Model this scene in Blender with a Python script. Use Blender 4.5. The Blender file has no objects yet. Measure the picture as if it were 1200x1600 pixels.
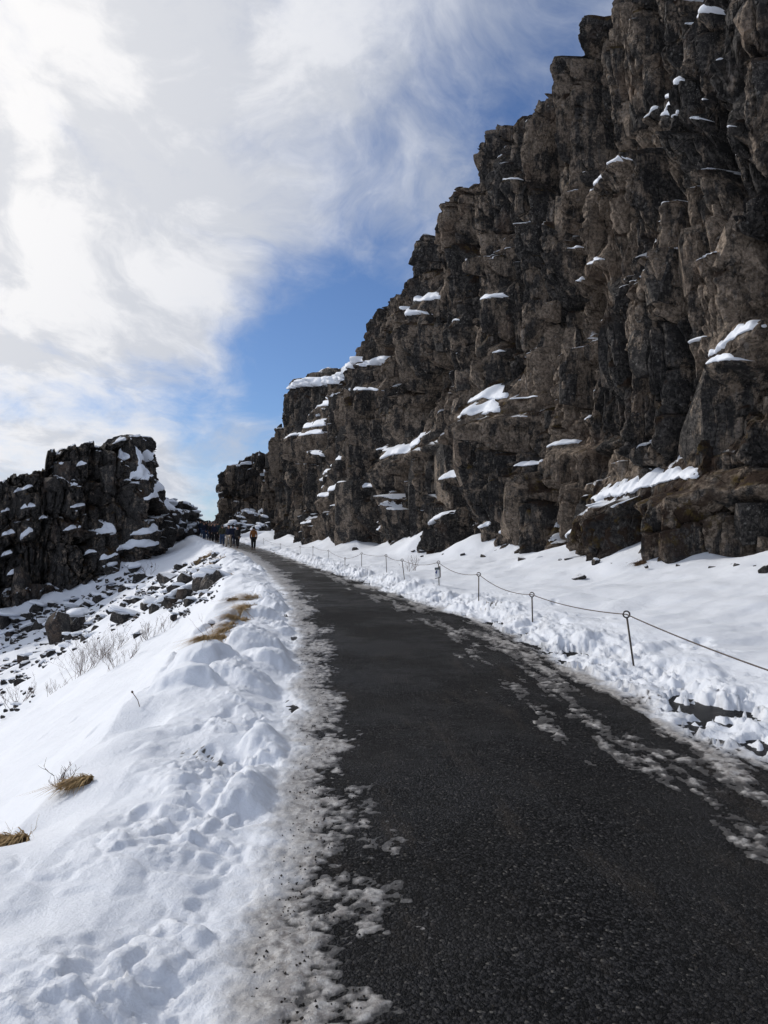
import bpy, bmesh, math, random
import numpy as np
from mathutils import Vector, Matrix

# ------------------------------------------------------------------ camera, sky, sun, exposure
SC = bpy.context.scene
COL = SC.collection
EYE = 1.6
FPX = 1164.0                      # focal length in pixels of the 1200 x 1600 photograph
PITCH = math.atan(70.0 / FPX)
SUN_AZ = math.radians(-62)        # clockwise from +Y (the way the path runs), so to the left and ahead
SUN_EL = math.radians(33)

cam_d = bpy.data.cameras.new('camera')
cam = bpy.data.objects.new('camera', cam_d)
COL.objects.link(cam)
cam.location = (0, 0, EYE)
cam.rotation_euler = (math.pi / 2 + PITCH, 0, 0)
cam_d.sensor_fit = 'VERTICAL'
cam_d.sensor_height = 36
cam_d.angle = 2 * math.atan(800 / FPX)
cam_d.clip_start = 0.05
cam_d.clip_end = 5000
SC.camera = cam
SC.render.resolution_x, SC.render.resolution_y = 768, 1024
SC.view_settings.view_transform = 'Standard'
SC.view_settings.look = 'None'
SC.view_settings.exposure = -0.04
SC.view_settings.gamma = 1.0
SC.view_settings.use_curve_mapping = False
SC.cycles.use_denoising = True
SC.cycles.max_bounces = 4
SC.cycles.diffuse_bounces = 3
SC.cycles.glossy_bounces = 2
SC.cycles.adaptive_threshold = 0.03
SC.cycles.caustics_reflective = False
SC.cycles.caustics_refractive = False

SUN_DIR = Vector((math.sin(SUN_AZ) * math.cos(SUN_EL), math.cos(SUN_AZ) * math.cos(SUN_EL), math.sin(SUN_EL)))
sun_d = bpy.data.lights.new('sun', 'SUN')
sun_d.energy = 2.2
sun_d.angle = math.radians(5)
sun_d.color = (1.0, 0.94, 0.86)
sun = bpy.data.objects.new('sun', sun_d)
COL.objects.link(sun)
sun.rotation_euler = SUN_DIR.to_track_quat('Z', 'Y').to_euler()
sun.location = (-40, 30, 50)


def pix_dir(px, py):
    cx, cy = (px - 600) / FPX, (800 - py) / FPX
    c, s = math.cos(PITCH), math.sin(PITCH)
    return Vector((cx, c - s * cy, s + c * cy))


class NT:
    """small helper for node trees"""
    def __init__(self, tree):
        self.t = tree
        self.n = tree.nodes
        self.l = tree.links

    def node(self, kind, **kw):
        n = self.n.new(kind)
        for k, v in kw.items():
            if k in ('operation', 'data_type', 'blend_type', 'sky_type', 'sun_disc', 'sun_elevation', 'sun_rotation', 'attribute_name',
                     'air_density', 'dust_density', 'ozone_density', 'altitude', 'feature', 'distance', 'noise_dimensions', 'clamp',
                     'interpolation_type', 'normalize', 'noise_type', 'clamp_factor', 'clamp_result'):
                setattr(n, k, v)
        return n

    def put(self, sock, v):
        if v is None:
            return
        if isinstance(v, bpy.types.NodeSocket):
            self.l.new(v, sock)
        else:
            sock.default_value = v

    def math(self, op, a, b=None, c=None, clamp=False):
        n = self.node('ShaderNodeMath', operation=op)
        n.use_clamp = clamp
        self.put(n.inputs[0], a)
        self.put(n.inputs[1], b)
        self.put(n.inputs[2], c)
        return n.outputs[0]

    def vmath(self, op, a, b=None, out=0):
        n = self.node('ShaderNodeVectorMath', operation=op)
        self.put(n.inputs[0], a)
        if b is not None:
            if op == 'SCALE':
                self.put(n.inputs['Scale'], b)
            else:
                self.put(n.inputs[1], b)
        return n.outputs['Value'] if op in ('DOT_PRODUCT', 'LENGTH', 'DISTANCE') else n.outputs[0]

    def mix(self, f, a, b, blend='MIX'):
        n = self.node('ShaderNodeMix', data_type='RGBA', blend_type=blend)
        self.put(n.inputs[0], f)
        self.put(n.inputs[6], a)
        self.put(n.inputs[7], b)
        return n.outputs[2]

    def step(self, v, lo, hi, to0=0.0, to1=1.0):
        n = self.node('ShaderNodeMapRange', interpolation_type='SMOOTHSTEP')
        self.put(n.inputs[0], v)
        n.inputs[1].default_value, n.inputs[2].default_value = lo, hi
        n.inputs[3].default_value, n.inputs[4].default_value = to0, to1
        return n.outputs[0]

    def noise(self, vec, scale, detail=4, rough=0.55, dist=0.0):
        n = self.node('ShaderNodeTexNoise')
        self.put(n.inputs['Vector'], vec)
        n.inputs['Scale'].default_value = scale
        n.inputs['Detail'].default_value = detail
        n.inputs['Roughness'].default_value = rough
        n.inputs['Distortion'].default_value = dist
        return n.outputs[0]

    def voronoi(self, vec, scale, feature='F1', out='Distance', rnd=1.0):
        n = self.node('ShaderNodeTexVoronoi', feature=feature)
        self.put(n.inputs['Vector'], vec)
        n.inputs['Scale'].default_value = scale
        n.inputs['Randomness'].default_value = rnd
        return n.outputs[out]

    def xyz(self, x, y, z):
        n = self.node('ShaderNodeCombineXYZ')
        for i, v in enumerate((x, y, z)):
            self.put(n.inputs[i], v)
        return n.outputs[0]

    def sep(self, v):
        n = self.node('ShaderNodeSeparateXYZ')
        self.put(n.inputs[0], v)
        return n.outputs

    def attr(self, name):
        n = self.node('ShaderNodeAttribute', attribute_name=name)
        return n.outputs['Fac']

    def bump(self, h, strength, dist, normal=None):
        n = self.node('ShaderNodeBump')
        self.put(n.inputs['Height'], h)
        n.inputs['Strength'].default_value = strength
        n.inputs['Distance'].default_value = dist
        if normal is not None:
            self.put(n.inputs['Normal'], normal)
        return n.outputs[0]


def make_world():
    w = bpy.data.worlds.new('World')
    SC.world = w
    w.use_nodes = True
    T = NT(w.node_tree)
    T.n.clear()
    sky = T.node('ShaderNodeTexSky', sky_type='NISHITA', sun_disc=False, sun_elevation=SUN_EL, sun_rotation=SUN_AZ,
                 air_density=1.0, dust_density=0.4, ozone_density=2.5)
    tc = T.node('ShaderNodeTexCoord')
    d = tc.outputs['Generated']
    x, y, z = T.sep(d)
    # cloud sheet: the view direction meets a layer high above
    zz = T.math('ADD', T.math('MAXIMUM', z, 0.0), 0.30)
    p = T.xyz(T.math('DIVIDE', x, zz), T.math('DIVIDE', y, zz), 0.0)
    pr = T.node('ShaderNodeMapping')
    T.put(pr.inputs[0], p)
    pr.inputs['Rotation'].default_value = (0, 0, math.radians(-20))
    pr.inputs['Scale'].default_value = (1.0, 0.8, 1.0)
    pr.inputs['Location'].default_value = (5.3, 2.9, 0)
    p = pr.outputs[0]

    def warped(scale, amt, det):
        wn = T.node('ShaderNodeTexNoise')
        T.put(wn.inputs['Vector'], p)
        wn.inputs['Scale'].default_value = scale
        wn.inputs['Detail'].default_value = det
        return T.vmath('SCALE', T.vmath('SUBTRACT', wn.outputs['Color'], (0.5, 0.5, 0.5)), amt)
    pw = T.vmath('ADD', T.vmath('ADD', p, warped(1.3, 0.5, 2)), warped(5.0, 0.13, 3))
    n1 = T.noise(pw, 1.8, 9, 0.60)
    n2 = T.noise(pw, 6.5, 7, 0.62)
    n = T.math('ADD', T.math('MULTIPLY', n1, 0.66), T.math('MULTIPLY', n2, 0.34))
    n = T.math('MULTIPLY', T.math('SUBTRACT', n, 0.5), 2.7)
    # the gap of clear sky, seen from here between the two cliffs
    gap = None
    for (px, py, wd, amt) in ((555, 495, 0.09, 0.54), (470, 555, 0.08, 0.26), (395, 640, 0.08, 0.42), (335, 735, 0.05, 0.36), (300, 690, 0.05, 0.30), (640, 400, 0.06, 0.2), (240, 625, 0.05, 0.2), (960, 40, 0.17, 0.42), (800, 120, 0.08, 0.14), (352, 676, 0.03, -0.28), (262, 742, 0.05, -0.35), (372, 724, 0.05, -0.3)):
        g = pix_dir(px, py).normalized()
        dist = T.vmath('DISTANCE', d, tuple(g))
        v = T.step(dist, wd * 0.1, wd * 1.9, amt, 0.0)
        gap = v if gap is None else T.math('ADD', gap, v)
    sdot = T.vmath('DOT_PRODUCT', d, tuple(SUN_DIR))
    cov = T.math('SUBTRACT', T.math('SUBTRACT', n, 0.08), gap)
    cov = T.math('ADD', cov, T.step(sdot, 0.50, 0.97, 0.0, 0.26))
    dens = T.step(cov, -0.60, 0.22)
    # thick cloud is greyer underneath, brighter near the sun
    glow = T.step(sdot, 0.46, 0.97)
    shade = T.step(T.noise(pw, 3.4, 9, 0.62), 0.42, 0.56)
    thin = T.mix(glow, (0.64, 0.68, 0.77, 1), (1.05, 1.035, 1.03, 1))
    thick = T.mix(glow, (0.50, 0.545, 0.64, 1), (0.80, 0.81, 0.845, 1))
    cloud = T.mix(shade, thick, thin)
    skyc = T.mix(1.0, sky.outputs[0], (0.072, 0.085, 0.108, 1), 'MULTIPLY')
    colr = T.mix(dens, skyc, cloud)
    bg = T.node('ShaderNodeBackground')
    T.put(bg.inputs[0], colr)
    bg.inputs[1].default_value = 1.0
    out = T.node('ShaderNodeOutputWorld')
    T.l.new(bg.outputs[0], out.inputs[0])


make_world()


# ------------------------------------------------------------------ numpy noise
_ang = np.linspace(0, 2 * np.pi, 257)[:256]
_GX, _GY = np.cos(_ang).astype(np.float32), np.sin(_ang).astype(np.float32)


def hash2(ix, iy, seed):
    h = ix.astype(np.uint32) * np.uint32(374761393) + iy.astype(np.uint32) * np.uint32(668265263) + np.uint32((seed * 2246822519) & 0xffffffff)
    h = (h ^ (h >> np.uint32(13))) * np.uint32(1274126177)
    h = (h ^ (h >> np.uint32(15))) * np.uint32(2246822519)
    return h ^ (h >> np.uint32(16))


def perlin(x, y, seed=0):
    x = np.asarray(x, np.float64)
    y = np.asarray(y, np.float64)
    x0, y0 = np.floor(x), np.floor(y)
    fx, fy = (x - x0).astype(np.float32), (y - y0).astype(np.float32)
    ix, iy = x0.astype(np.int64), y0.astype(np.int64)
    u = fx * fx * fx * (fx * (fx * 6 - 15) + 10)
    v = fy * fy * fy * (fy * (fy * 6 - 15) + 10)

    def g(dx, dy):
        h = hash2(ix + dx, iy + dy, seed) & np.uint32(255)
        return _GX[h] * (fx - dx) + _GY[h] * (fy - dy)
    a = g(0, 0)
    b = g(1, 0)
    c = g(0, 1)
    d = g(1, 1)
    return ((a + u * (b - a)) * (1 - v) + (c + u * (d - c)) * v) * 1.5


def fbm(x, y, octv=4, seed=0, gain=0.5, lac=2.03):
    s, a = 0, 1.0
    for i in range(octv):
        s = s + a * perlin(x * lac ** i + 17.3 * i, y * lac ** i - 9.1 * i, seed + i)
        a *= gain
    return s


def worley(x, y, seed=0, jit=0.95):
    """F1, F2, hash of the nearest cell, offset to its point"""
    x0, y0 = np.floor(x).astype(np.int64), np.floor(y).astype(np.int64)
    f1 = np.full(x.shape, 9.0)
    f2 = np.full(x.shape, 9.0)
    hid = np.zeros(x.shape, np.uint32)
    ox = np.zeros(x.shape)
    oy = np.zeros(x.shape)
    for i in (-1, 0, 1):
        for j in (-1, 0, 1):
            h = hash2(x0 + i, y0 + j, seed)
            px = x0 + i + 0.5 + jit * ((h & np.uint32(1023)) / 1023.0 - 0.5)
            py = y0 + j + 0.5 + jit * (((h >> np.uint32(10)) & np.uint32(1023)) / 1023.0 - 0.5)
            dx, dy = x - px, y - py
            dd = np.sqrt(dx * dx + dy * dy)
            near = dd < f1
            f2 = np.where(near, f1, np.minimum(f2, dd))
            hid = np.where(near, h, hid)
            ox = np.where(near, dx, ox)
            oy = np.where(near, dy, oy)
            f1 = np.where(near, dd, f1)
    return f1, f2, hid, ox, oy


def rnd(h, k):
    h = (h * np.uint32(2654435761) + np.uint32(k * 40503 + 12345))
    h = (h ^ (h >> np.uint32(15))) * np.uint32(2246822519)
    h = h ^ (h >> np.uint32(13))
    return (h & np.uint32(65535)) / 65535.0


def sstep(x, a, b):
    t = np.clip((x - a) / (b - a), 0, 1)
    return t * t * (3 - 2 * t)


# ------------------------------------------------------------------ materials
MATS = {}


def new_mat(name):
    m = bpy.data.materials.new(name)
    m.use_nodes = True
    T = NT(m.node_tree)
    bs = T.n['Principled BSDF']
    MATS[name] = m
    return m, T, bs


def mat_snow():
    m, T, bs = new_mat('snow')
    co = T.node('ShaderNodeNewGeometry').outputs['Position']
    dirt = T.attr('dirt')
    n = T.noise(co, 3.0, 5)
    n2 = T.noise(co, 22.0, 4, 0.65)
    clean = T.mix(n, (0.735, 0.775, 0.845, 1), (0.79, 0.825, 0.885, 1))
    grey = T.mix(T.step(n2, 0.34, 0.66), (0.22, 0.205, 0.195, 1), (0.46, 0.45, 0.44, 1))
    fine = T.noise(co, 60.0, 3, 0.6)
    grey = T.mix(T.step(fine, 0.5, 0.75, 0, 0.55), grey, (0.66, 0.66, 0.665, 1))
    f = T.step(T.math('ADD', dirt, T.math('MULTIPLY', T.math('SUBTRACT', n2, 0.5), 0.5)), 0.12, 0.85)
    wet = T.attr('wet')
    grey = T.mix(T.step(T.math('ADD', wet, T.math('MULTIPLY', T.math('SUBTRACT', fine, 0.5), 0.9)), 0.30, 0.85, 0, 0.9), grey, (0.035, 0.034, 0.034, 1))
    col = T.mix(f, clean, grey)
    T.put(bs.inputs['Base Color'], col)
    T.put(bs.inputs['Roughness'], T.mix(f, (0.62, 0.62, 0.62, 1), (0.34, 0.34, 0.34, 1)))
    bs.inputs['Specular IOR Level'].default_value = 0.35
    h = T.math('ADD', T.math('MULTIPLY', T.noise(co, 9.0, 6, 0.6), 0.5), T.math('MULTIPLY', T.noise(co, 55.0, 5, 0.7), 0.26))
    T.put(bs.inputs['Normal'], T.bump(h, 0.6, 0.05))
    return m


def mat_asphalt():
    m, T, bs = new_mat('asphalt')
    co = T.node('ShaderNodeNewGeometry').outputs['Position']
    cell = T.voronoi(co, 75.0, 'F1', 'Color')
    dist = T.voronoi(co, 75.0, 'F1', 'Distance')
    dist2 = T.voronoi(co, 170.0, 'F1', 'Distance')
    v2 = T.sep(T.voronoi(co, 170.0, 'F1', 'Color'))[1]
    big = T.noise(co, 0.9, 4)
    v = T.sep(cell)[0]
    base = T.mix(T.step(v, 0.2, 1.0), (0.0030, 0.0033, 0.004, 1), (0.034, 0.034, 0.037, 1))
    base = T.mix(T.step(v, 0.955, 0.99), base, (0.10, 0.096, 0.092, 1))
    base = T.mix(T.step(big, 0.42, 0.7, 0, 0.5), base, (0.022, 0.0215, 0.0215, 1))
    # dried grit and salt along the wheel lines
    gx, gy, gz = T.sep(co)
    st = T.noise(T.xyz(T.math('MULTIPLY', T.math('ADD', gx, T.math('MULTIPLY', gy, 0.09)), 2.4), T.math('MULTIPLY', gy, 0.55), 0), 1.4, 7, 0.68)
    base = T.mix(T.step(st, 0.52, 0.72, 0, 0.55), base, (0.058, 0.049, 0.042, 1))
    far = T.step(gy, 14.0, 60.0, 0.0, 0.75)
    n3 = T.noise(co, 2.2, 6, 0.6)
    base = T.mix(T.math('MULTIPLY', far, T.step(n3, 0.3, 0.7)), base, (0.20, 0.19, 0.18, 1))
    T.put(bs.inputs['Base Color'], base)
    T.put(bs.inputs['Roughness'], T.step(T.noise(co, 0.6, 5, 0.65), 0.36, 0.62, 0.8, 0.42))
    bs.inputs['Specular IOR Level'].default_value = 0.10
    hh = T.math('ADD', T.math('MULTIPLY', T.math('SUBTRACT', 1.0, T.math('POWER', dist, 2.0)), T.math('ADD', 0.3, T.math('MULTIPLY', v, 1.2))), T.math('MULTIPLY', T.math('SUBTRACT', v2, dist2), 0.45))
    hh = T.math('ADD', hh, T.math('MULTIPLY', T.noise(co, 14.0, 4), 1.2))
    T.put(bs.inputs['Normal'], T.bump(hh, 1.0, 0.012))
    return m


def mat_rock(name='basalt', obj=False):
    m, T, bs = new_mat(name)
    geo = T.node('ShaderNodeNewGeometry')
    co = geo.outputs['Position']
    x, y, z = T.sep(co)
    tone = T.attr('tone') if not obj else T.math('MULTIPLY', T.node('ShaderNodeObjectInfo').outputs['Random'], 0.25)
    n = T.noise(co, 1.1, 4, 0.62)
    nf = T.noise(co, 11.0, 4, 0.72)
    streak = T.noise(T.xyz(T.math('MULTIPLY', x, 2.6), T.math('MULTIPLY', y, 2.6), T.math('MULTIPLY', z, 0.30)), 1.5, 4, 0.64)
    dark = T.mix(T.step(nf, 0.36, 0.64), (0.014, 0.0135, 0.013, 1), (0.080, 0.073, 0.068, 1))
    fresh = T.mix(T.step(nf, 0.36, 0.64), (0.105, 0.083, 0.064, 1), (0.275, 0.220, 0.172, 1))
    f = T.math('ADD', T.math('MULTIPLY', tone, 0.85), T.math('MULTIPLY', T.math('SUBTRACT', T.math('ADD', n, streak), 1.0), 1.3))
    base = T.mix(T.step(f, 0.33, 0.54), dark, fresh)
    # rust and grey blotches
    base = T.mix(T.step(T.noise(co, 0.45, 3), 0.56, 0.70, 0, 0.45), base, (0.105, 0.066, 0.044, 1))
    base = T.mix(T.step(streak, 0.60, 0.74, 0, 0.5), base, (0.23, 0.215, 0.205, 1))
    # black lichen, then pale lichen spots
    base = T.mix(T.math('MULTIPLY', T.step(T.noise(co, 2.6, 5, 0.75), 0.49, 0.58), T.step(tone, 0.35, 0.75, 0.9, 0.45)), base, (0.018, 0.0175, 0.018, 1))
    vd = T.voronoi(T.vmath('ADD', co, T.vmath('SCALE', T.xyz(nf, n, nf), 0.12)), 6.5)
    spot = T.math('MULTIPLY', T.step(vd, 0.12, 0.28, 1, 0), T.step(T.noise(co, 1.4, 2), 0.50, 0.60))
    base = T.mix(T.math('MULTIPLY', spot, 0.45), base, (0.30, 0.29, 0.27, 1))
    vd2 = T.voronoi(co, 17.0)
    spot2 = T.math('MULTIPLY', T.step(vd2, 0.12, 0.28, 1, 0), T.step(T.noise(co, 1.1, 3), 0.46, 0.58))
    base = T.mix(T.math('MULTIPLY', spot2, 0.45), base, (0.28, 0.27, 0.25, 1))
    nz = T.attr('up') if not obj else T.sep(geo.outputs['Normal'])[2]
    # moss and dead heather on the ledges
    mossn = T.noise(co, 0.8, 4, 0.65)
    if not obj:
        mo = T.math('MULTIPLY', T.step(T.math('ADD', nz, T.math('MULTIPLY', T.math('SUBTRACT', nf, 0.5), 1.0)), 0.22, 0.5), T.step(mossn, 0.46, 0.60))
        mo = T.math('MAXIMUM', mo, T.math('MULTIPLY', T.attr('moss'), T.step(T.noise(co, 2.2, 5, 0.72), 0.46, 0.56)))
        mossc = T.mix(T.step(T.noise(co, 3.0, 3, 0.7), 0.50, 0.66), (0.030, 0.018, 0.012, 1), (0.075, 0.052, 0.016, 1))
        base = T.mix(mo, base, mossc)
    # snow lodged on whatever faces up
    lo, hi = (0.60, 0.78) if not obj else (0.66, 0.8)
    sn = T.step(T.math('ADD', nz, T.math('MULTIPLY', T.math('SUBTRACT', T.noise(co, 1.9, 4, 0.68), 0.5), 0.9)), lo, hi)
    if not obj:
        sn = T.step(T.math('MULTIPLY', sn, T.attr('snowy')), 0.40, 0.55)
    base = T.mix(sn, base, (0.74, 0.765, 0.81, 1))
    T.put(bs.inputs['Base Color'], base)
    bs.inputs['Roughness'].default_value = 0.84
    bs.inputs['Specular IOR Level'].default_value = 0.22
    # cleft, chipped relief
    wv = T.vmath('ADD', T.vmath('MULTIPLY', co, (1.0, 1.0, 0.55)), T.vmath('SCALE', T.xyz(n, streak, n), 0.5))
    c1 = T.voronoi(wv, 2.1, 'F1', 'Color')
    c2 = T.voronoi(wv, 5.2, 'F1', 'Color')
    h = T.math('ADD', T.math('MULTIPLY', T.sep(c1)[0], 0.45), T.math('MULTIPLY', T.sep(c2)[0], 0.30))
    h = T.math('ADD', h, T.math('MULTIPLY', T.noise(co, 6.0, 5, 0.74), 0.65))
    e1 = T.step(T.voronoi(T.vmath('MULTIPLY', wv, (1.0, 1.0, 0.7)), 1.7, 'DISTANCE_TO_EDGE'), 0.0, 0.035)
    h = T.math('ADD', h, T.math('MULTIPLY', e1, 0.45))
    h = T.math('ADD', h, T.math('MULTIPLY', streak, 0.35))
    T.put(bs.inputs['Normal'], T.bump(h, 0.8, 0.10))
    return m


def mat_plain(name, c1, c2, scale=8.0, rough=0.8, spec=0.3, bump=0.3, bd=0.02, metal=0.0):
    if name in MATS:
        return MATS[name]
    m, T, bs = new_mat(name)
    co = T.node('ShaderNodeTexCoord').outputs['Object']
    n = T.noise(co, scale, 5, 0.6)
    T.put(bs.inputs['Base Color'], T.mix(T.step(n, 0.3, 0.7), (*c1, 1), (*c2, 1)))
    bs.inputs['Roughness'].default_value = rough
    bs.inputs['Specular IOR Level'].default_value = spec
    bs.inputs['Metallic'].default_value = metal
    T.put(bs.inputs['Normal'], T.bump(n, bump, bd))
    return m


SNOW = mat_snow()
ASPHALT = mat_asphalt()
ROCK = mat_rock('basalt')
ROCKB = mat_rock('basalt_boulder', True)
CAP = mat_plain('clean_snow', (0.735, 0.775, 0.845), (0.79, 0.825, 0.885), 5.0, 0.62, 0.3, 0.5, 0.05)


# ------------------------------------------------------------------ object helpers
def mesh_obj(name, verts, faces, mat, parent=None, smooth=False):
    me = bpy.data.meshes.new(name)
    me.from_pydata([tuple(v) for v in verts], [], [tuple(f) for f in faces])
    me.update()
    if mat:
        me.materials.append(mat)
    if smooth:
        me.polygons.foreach_set('use_smooth', np.ones(len(me.polygons), bool))
    o = bpy.data.objects.new(name, me)
    COL.objects.link(o)
    if parent:
        o.parent = parent
    return o


def grid_obj(name, P, mat, attrs=None, smooth=True, parent=None, flip=False):
    """P: rows x cols x 3 array"""
    r, c = P.shape[:2]
    me = bpy.data.meshes.new(name)
    me.vertices.add(r * c)
    me.vertices.foreach_set('co', np.ascontiguousarray(P, np.float32).ravel())
    i = np.arange(r * c, dtype=np.int32).reshape(r, c)
    q = np.stack([i[:-1, :-1], i[:-1, 1:], i[1:, 1:], i[1:, :-1]], -1)
    if flip:
        q = q[..., ::-1]
    q = np.ascontiguousarray(q.reshape(-1))
    nf = (r - 1) * (c - 1)
    me.loops.add(nf * 4)
    me.loops.foreach_set('vertex_index', q)
    me.polygons.add(nf)
    me.polygons.foreach_set('loop_start', np.arange(0, nf * 4, 4, dtype=np.int32))
    me.polygons.foreach_set('use_smooth', np.full(nf, smooth, bool))
    me.update(calc_edges=True)
    me.validate()
    for k, v in (attrs or {}).items():
        a = me.attributes.new(k, 'FLOAT', 'POINT')
        a.data.foreach_set('value', np.ascontiguousarray(v, np.float32).ravel())
    if mat:
        me.materials.append(mat)
    o = bpy.data.objects.new(name, me)
    COL.objects.link(o)
    if parent:
        o.parent = parent
    return o


def tag(o, label=None, cat=None, group=None, kind=None):
    for k, v in (('label', label), ('category', cat), ('group', group), ('kind', kind)):
        if v:
            o[k] = v
    return o


# ------------------------------------------------------------------ lie of the land
YT = np.array([-40, 0, 2.4, 3.3, 5, 6.8, 10.8, 18, 29.5, 49, 58, 70, 80, 90, 100, 120, 160, 700.])
XL_T = np.array([-.3, -.44, -.48, -.53, -.62, -.80, -1.25, -2.35, -4.7, -9.3, -11.9, -16.0, -19.4, -22.3, -25.2, -31, -43, -200])
YR = np.array([-40, 0, 5, 6.2, 7.7, 10.2, 13.5, 17.2, 23.8, 35, 53, 60, 70, 80, 90, 100, 120, 160, 700.])
XR_T = np.array([2.75, 2.75, 2.65, 2.5, 2.35, 2.1, 1.62, .6, -.9, -3.7, -8.0, -10.0, -13.3, -16.8, -19.6, -22.4, -28, -40, -195])
YZ = np.array([-40, 0, 10, 20, 30, 40, 50, 60, 70, 80, 95, 105, 120, 160, 300, 700.])
ZP_T = np.array([-1.2, 0, .36, .72, 1.08, 1.45, 1.84, 2.27, 2.9, 3.5, 4.35, 4.5, 3.6, 0, -8, -12])
_yy = np.arange(-40, 700, .1)


def _smooth(v, w):
    k = np.exp(-np.linspace(-2.5, 2.5, w) ** 2)
    k /= k.sum()
    return np.convolve(np.pad(v, w // 2, mode='edge'), k, mode='valid')[:len(v)]


_XL = _smooth(np.interp(_yy, YT, XL_T), 31)
_XR = _smooth(np.interp(_yy, YR, XR_T), 31)
_ZP = _smooth(np.interp(_yy, YZ, ZP_T), 101)
_SL = np.gradient(_XL, .1)


def xl(y): return np.interp(y, _yy, _XL)
def xr(y): return np.interp(y, _yy, _XR)
def zpath(y): return np.interp(y, _yy, _ZP)


CX0, CSL = 12.8, 0.32       # the long cliff on the right stands along x = CX0 - CSL*y
CLN = math.sqrt(1 + CSL * CSL)

UL = np.array([0, .25, .6, 1.0, 1.5, 2.4, 4, 7, 12, 18, 30, 60, 900.])
FL = np.array([0, .07, .16, .17, .04, -.70, -1.6, -3.4, -6.2, -8.0, -8.8, -8.0, -7.0])
UR = np.array([0, .3, .7, 1.2, 2.5, 4, 6, 8, 900.])
FR = np.array([0, .10, .2, .24, .30, .46, .74, .86, .9])
LEFT_LINE = [(-62, 56), (-46, 59), (-38, 63), (-30, 66.5), (-24, 70.5), (-22.4, 73), (-23.6, 80), (-28, 90)]


def seg_dist(x, y, line):
    d = np.full(np.shape(x), 1e9)
    for (ax, ay), (bx, by) in zip(line[:-1], line[1:]):
        vx, vy = bx - ax, by - ay
        t = np.clip(((x - ax) * vx + (y - ay) * vy) / (vx * vx + vy * vy), 0, 1)
        d = np.minimum(d, np.hypot(x - ax - t * vx, y - ay - t * vy))
    return d


def base_h(x, y):
    x = np.asarray(x, float)
    y = np.asarray(y, float)
    c = 1 / np.sqrt(1 + np.interp(y, _yy, _SL) ** 2)
    u, w = (xl(y) - x) * c, (x - xr(y)) * c
    g = np.interp(y, [0, 55, 80, 100, 130], [1, 1, .8, .5, .4])
    z = zpath(y) + np.where(u > 0, np.interp(u, UL, FL) * np.where(u > 2, g, 1), 0) + np.where(w > 0, np.interp(w, UR, FR), 0)
    dl = seg_dist(x, y, LEFT_LINE)
    z = z + 1.8 * np.exp(-dl / 4.5) * sstep(u, 2.5, 9)
    dc = (CX0 - CSL * y - x) / CLN
    drift = np.clip(.55 + 1.1 * perlin(y * .33, y * 0 + 3.7, 31), 0, 2)
    z = z + np.where(w > 0, .55 * drift * np.exp(-np.abs(dc - .3) / 1.1), 0) * sstep(w, .8, 3)
    for (gx, gy, gr, ga) in ((3.3, 27.6, 1.1, .55), (1.6, 33.2, .9, .45), (6.3, 17.2, 1.3, .25)):
        z = z + ga * np.exp(-((x - gx) ** 2 + (y - gy) ** 2) / gr ** 2)
    return z


def land_at(px, py, lift=0.0, tmax=140):
    """where the sight line through a photograph pixel meets the land"""
    d = pix_dir(px, py)
    t = np.concatenate([np.arange(1, 20, .02), np.arange(20, tmax, .08)])
    X, Y, Z = d.x * t, d.y * t, EYE + d.z * t
    below = Z < base_h(X, Y) + lift
    i = int(np.argmax(below)) if below.any() else len(t) - 1
    return Vector((X[i], Y[i], float(base_h(X[i], Y[i]))))


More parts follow.
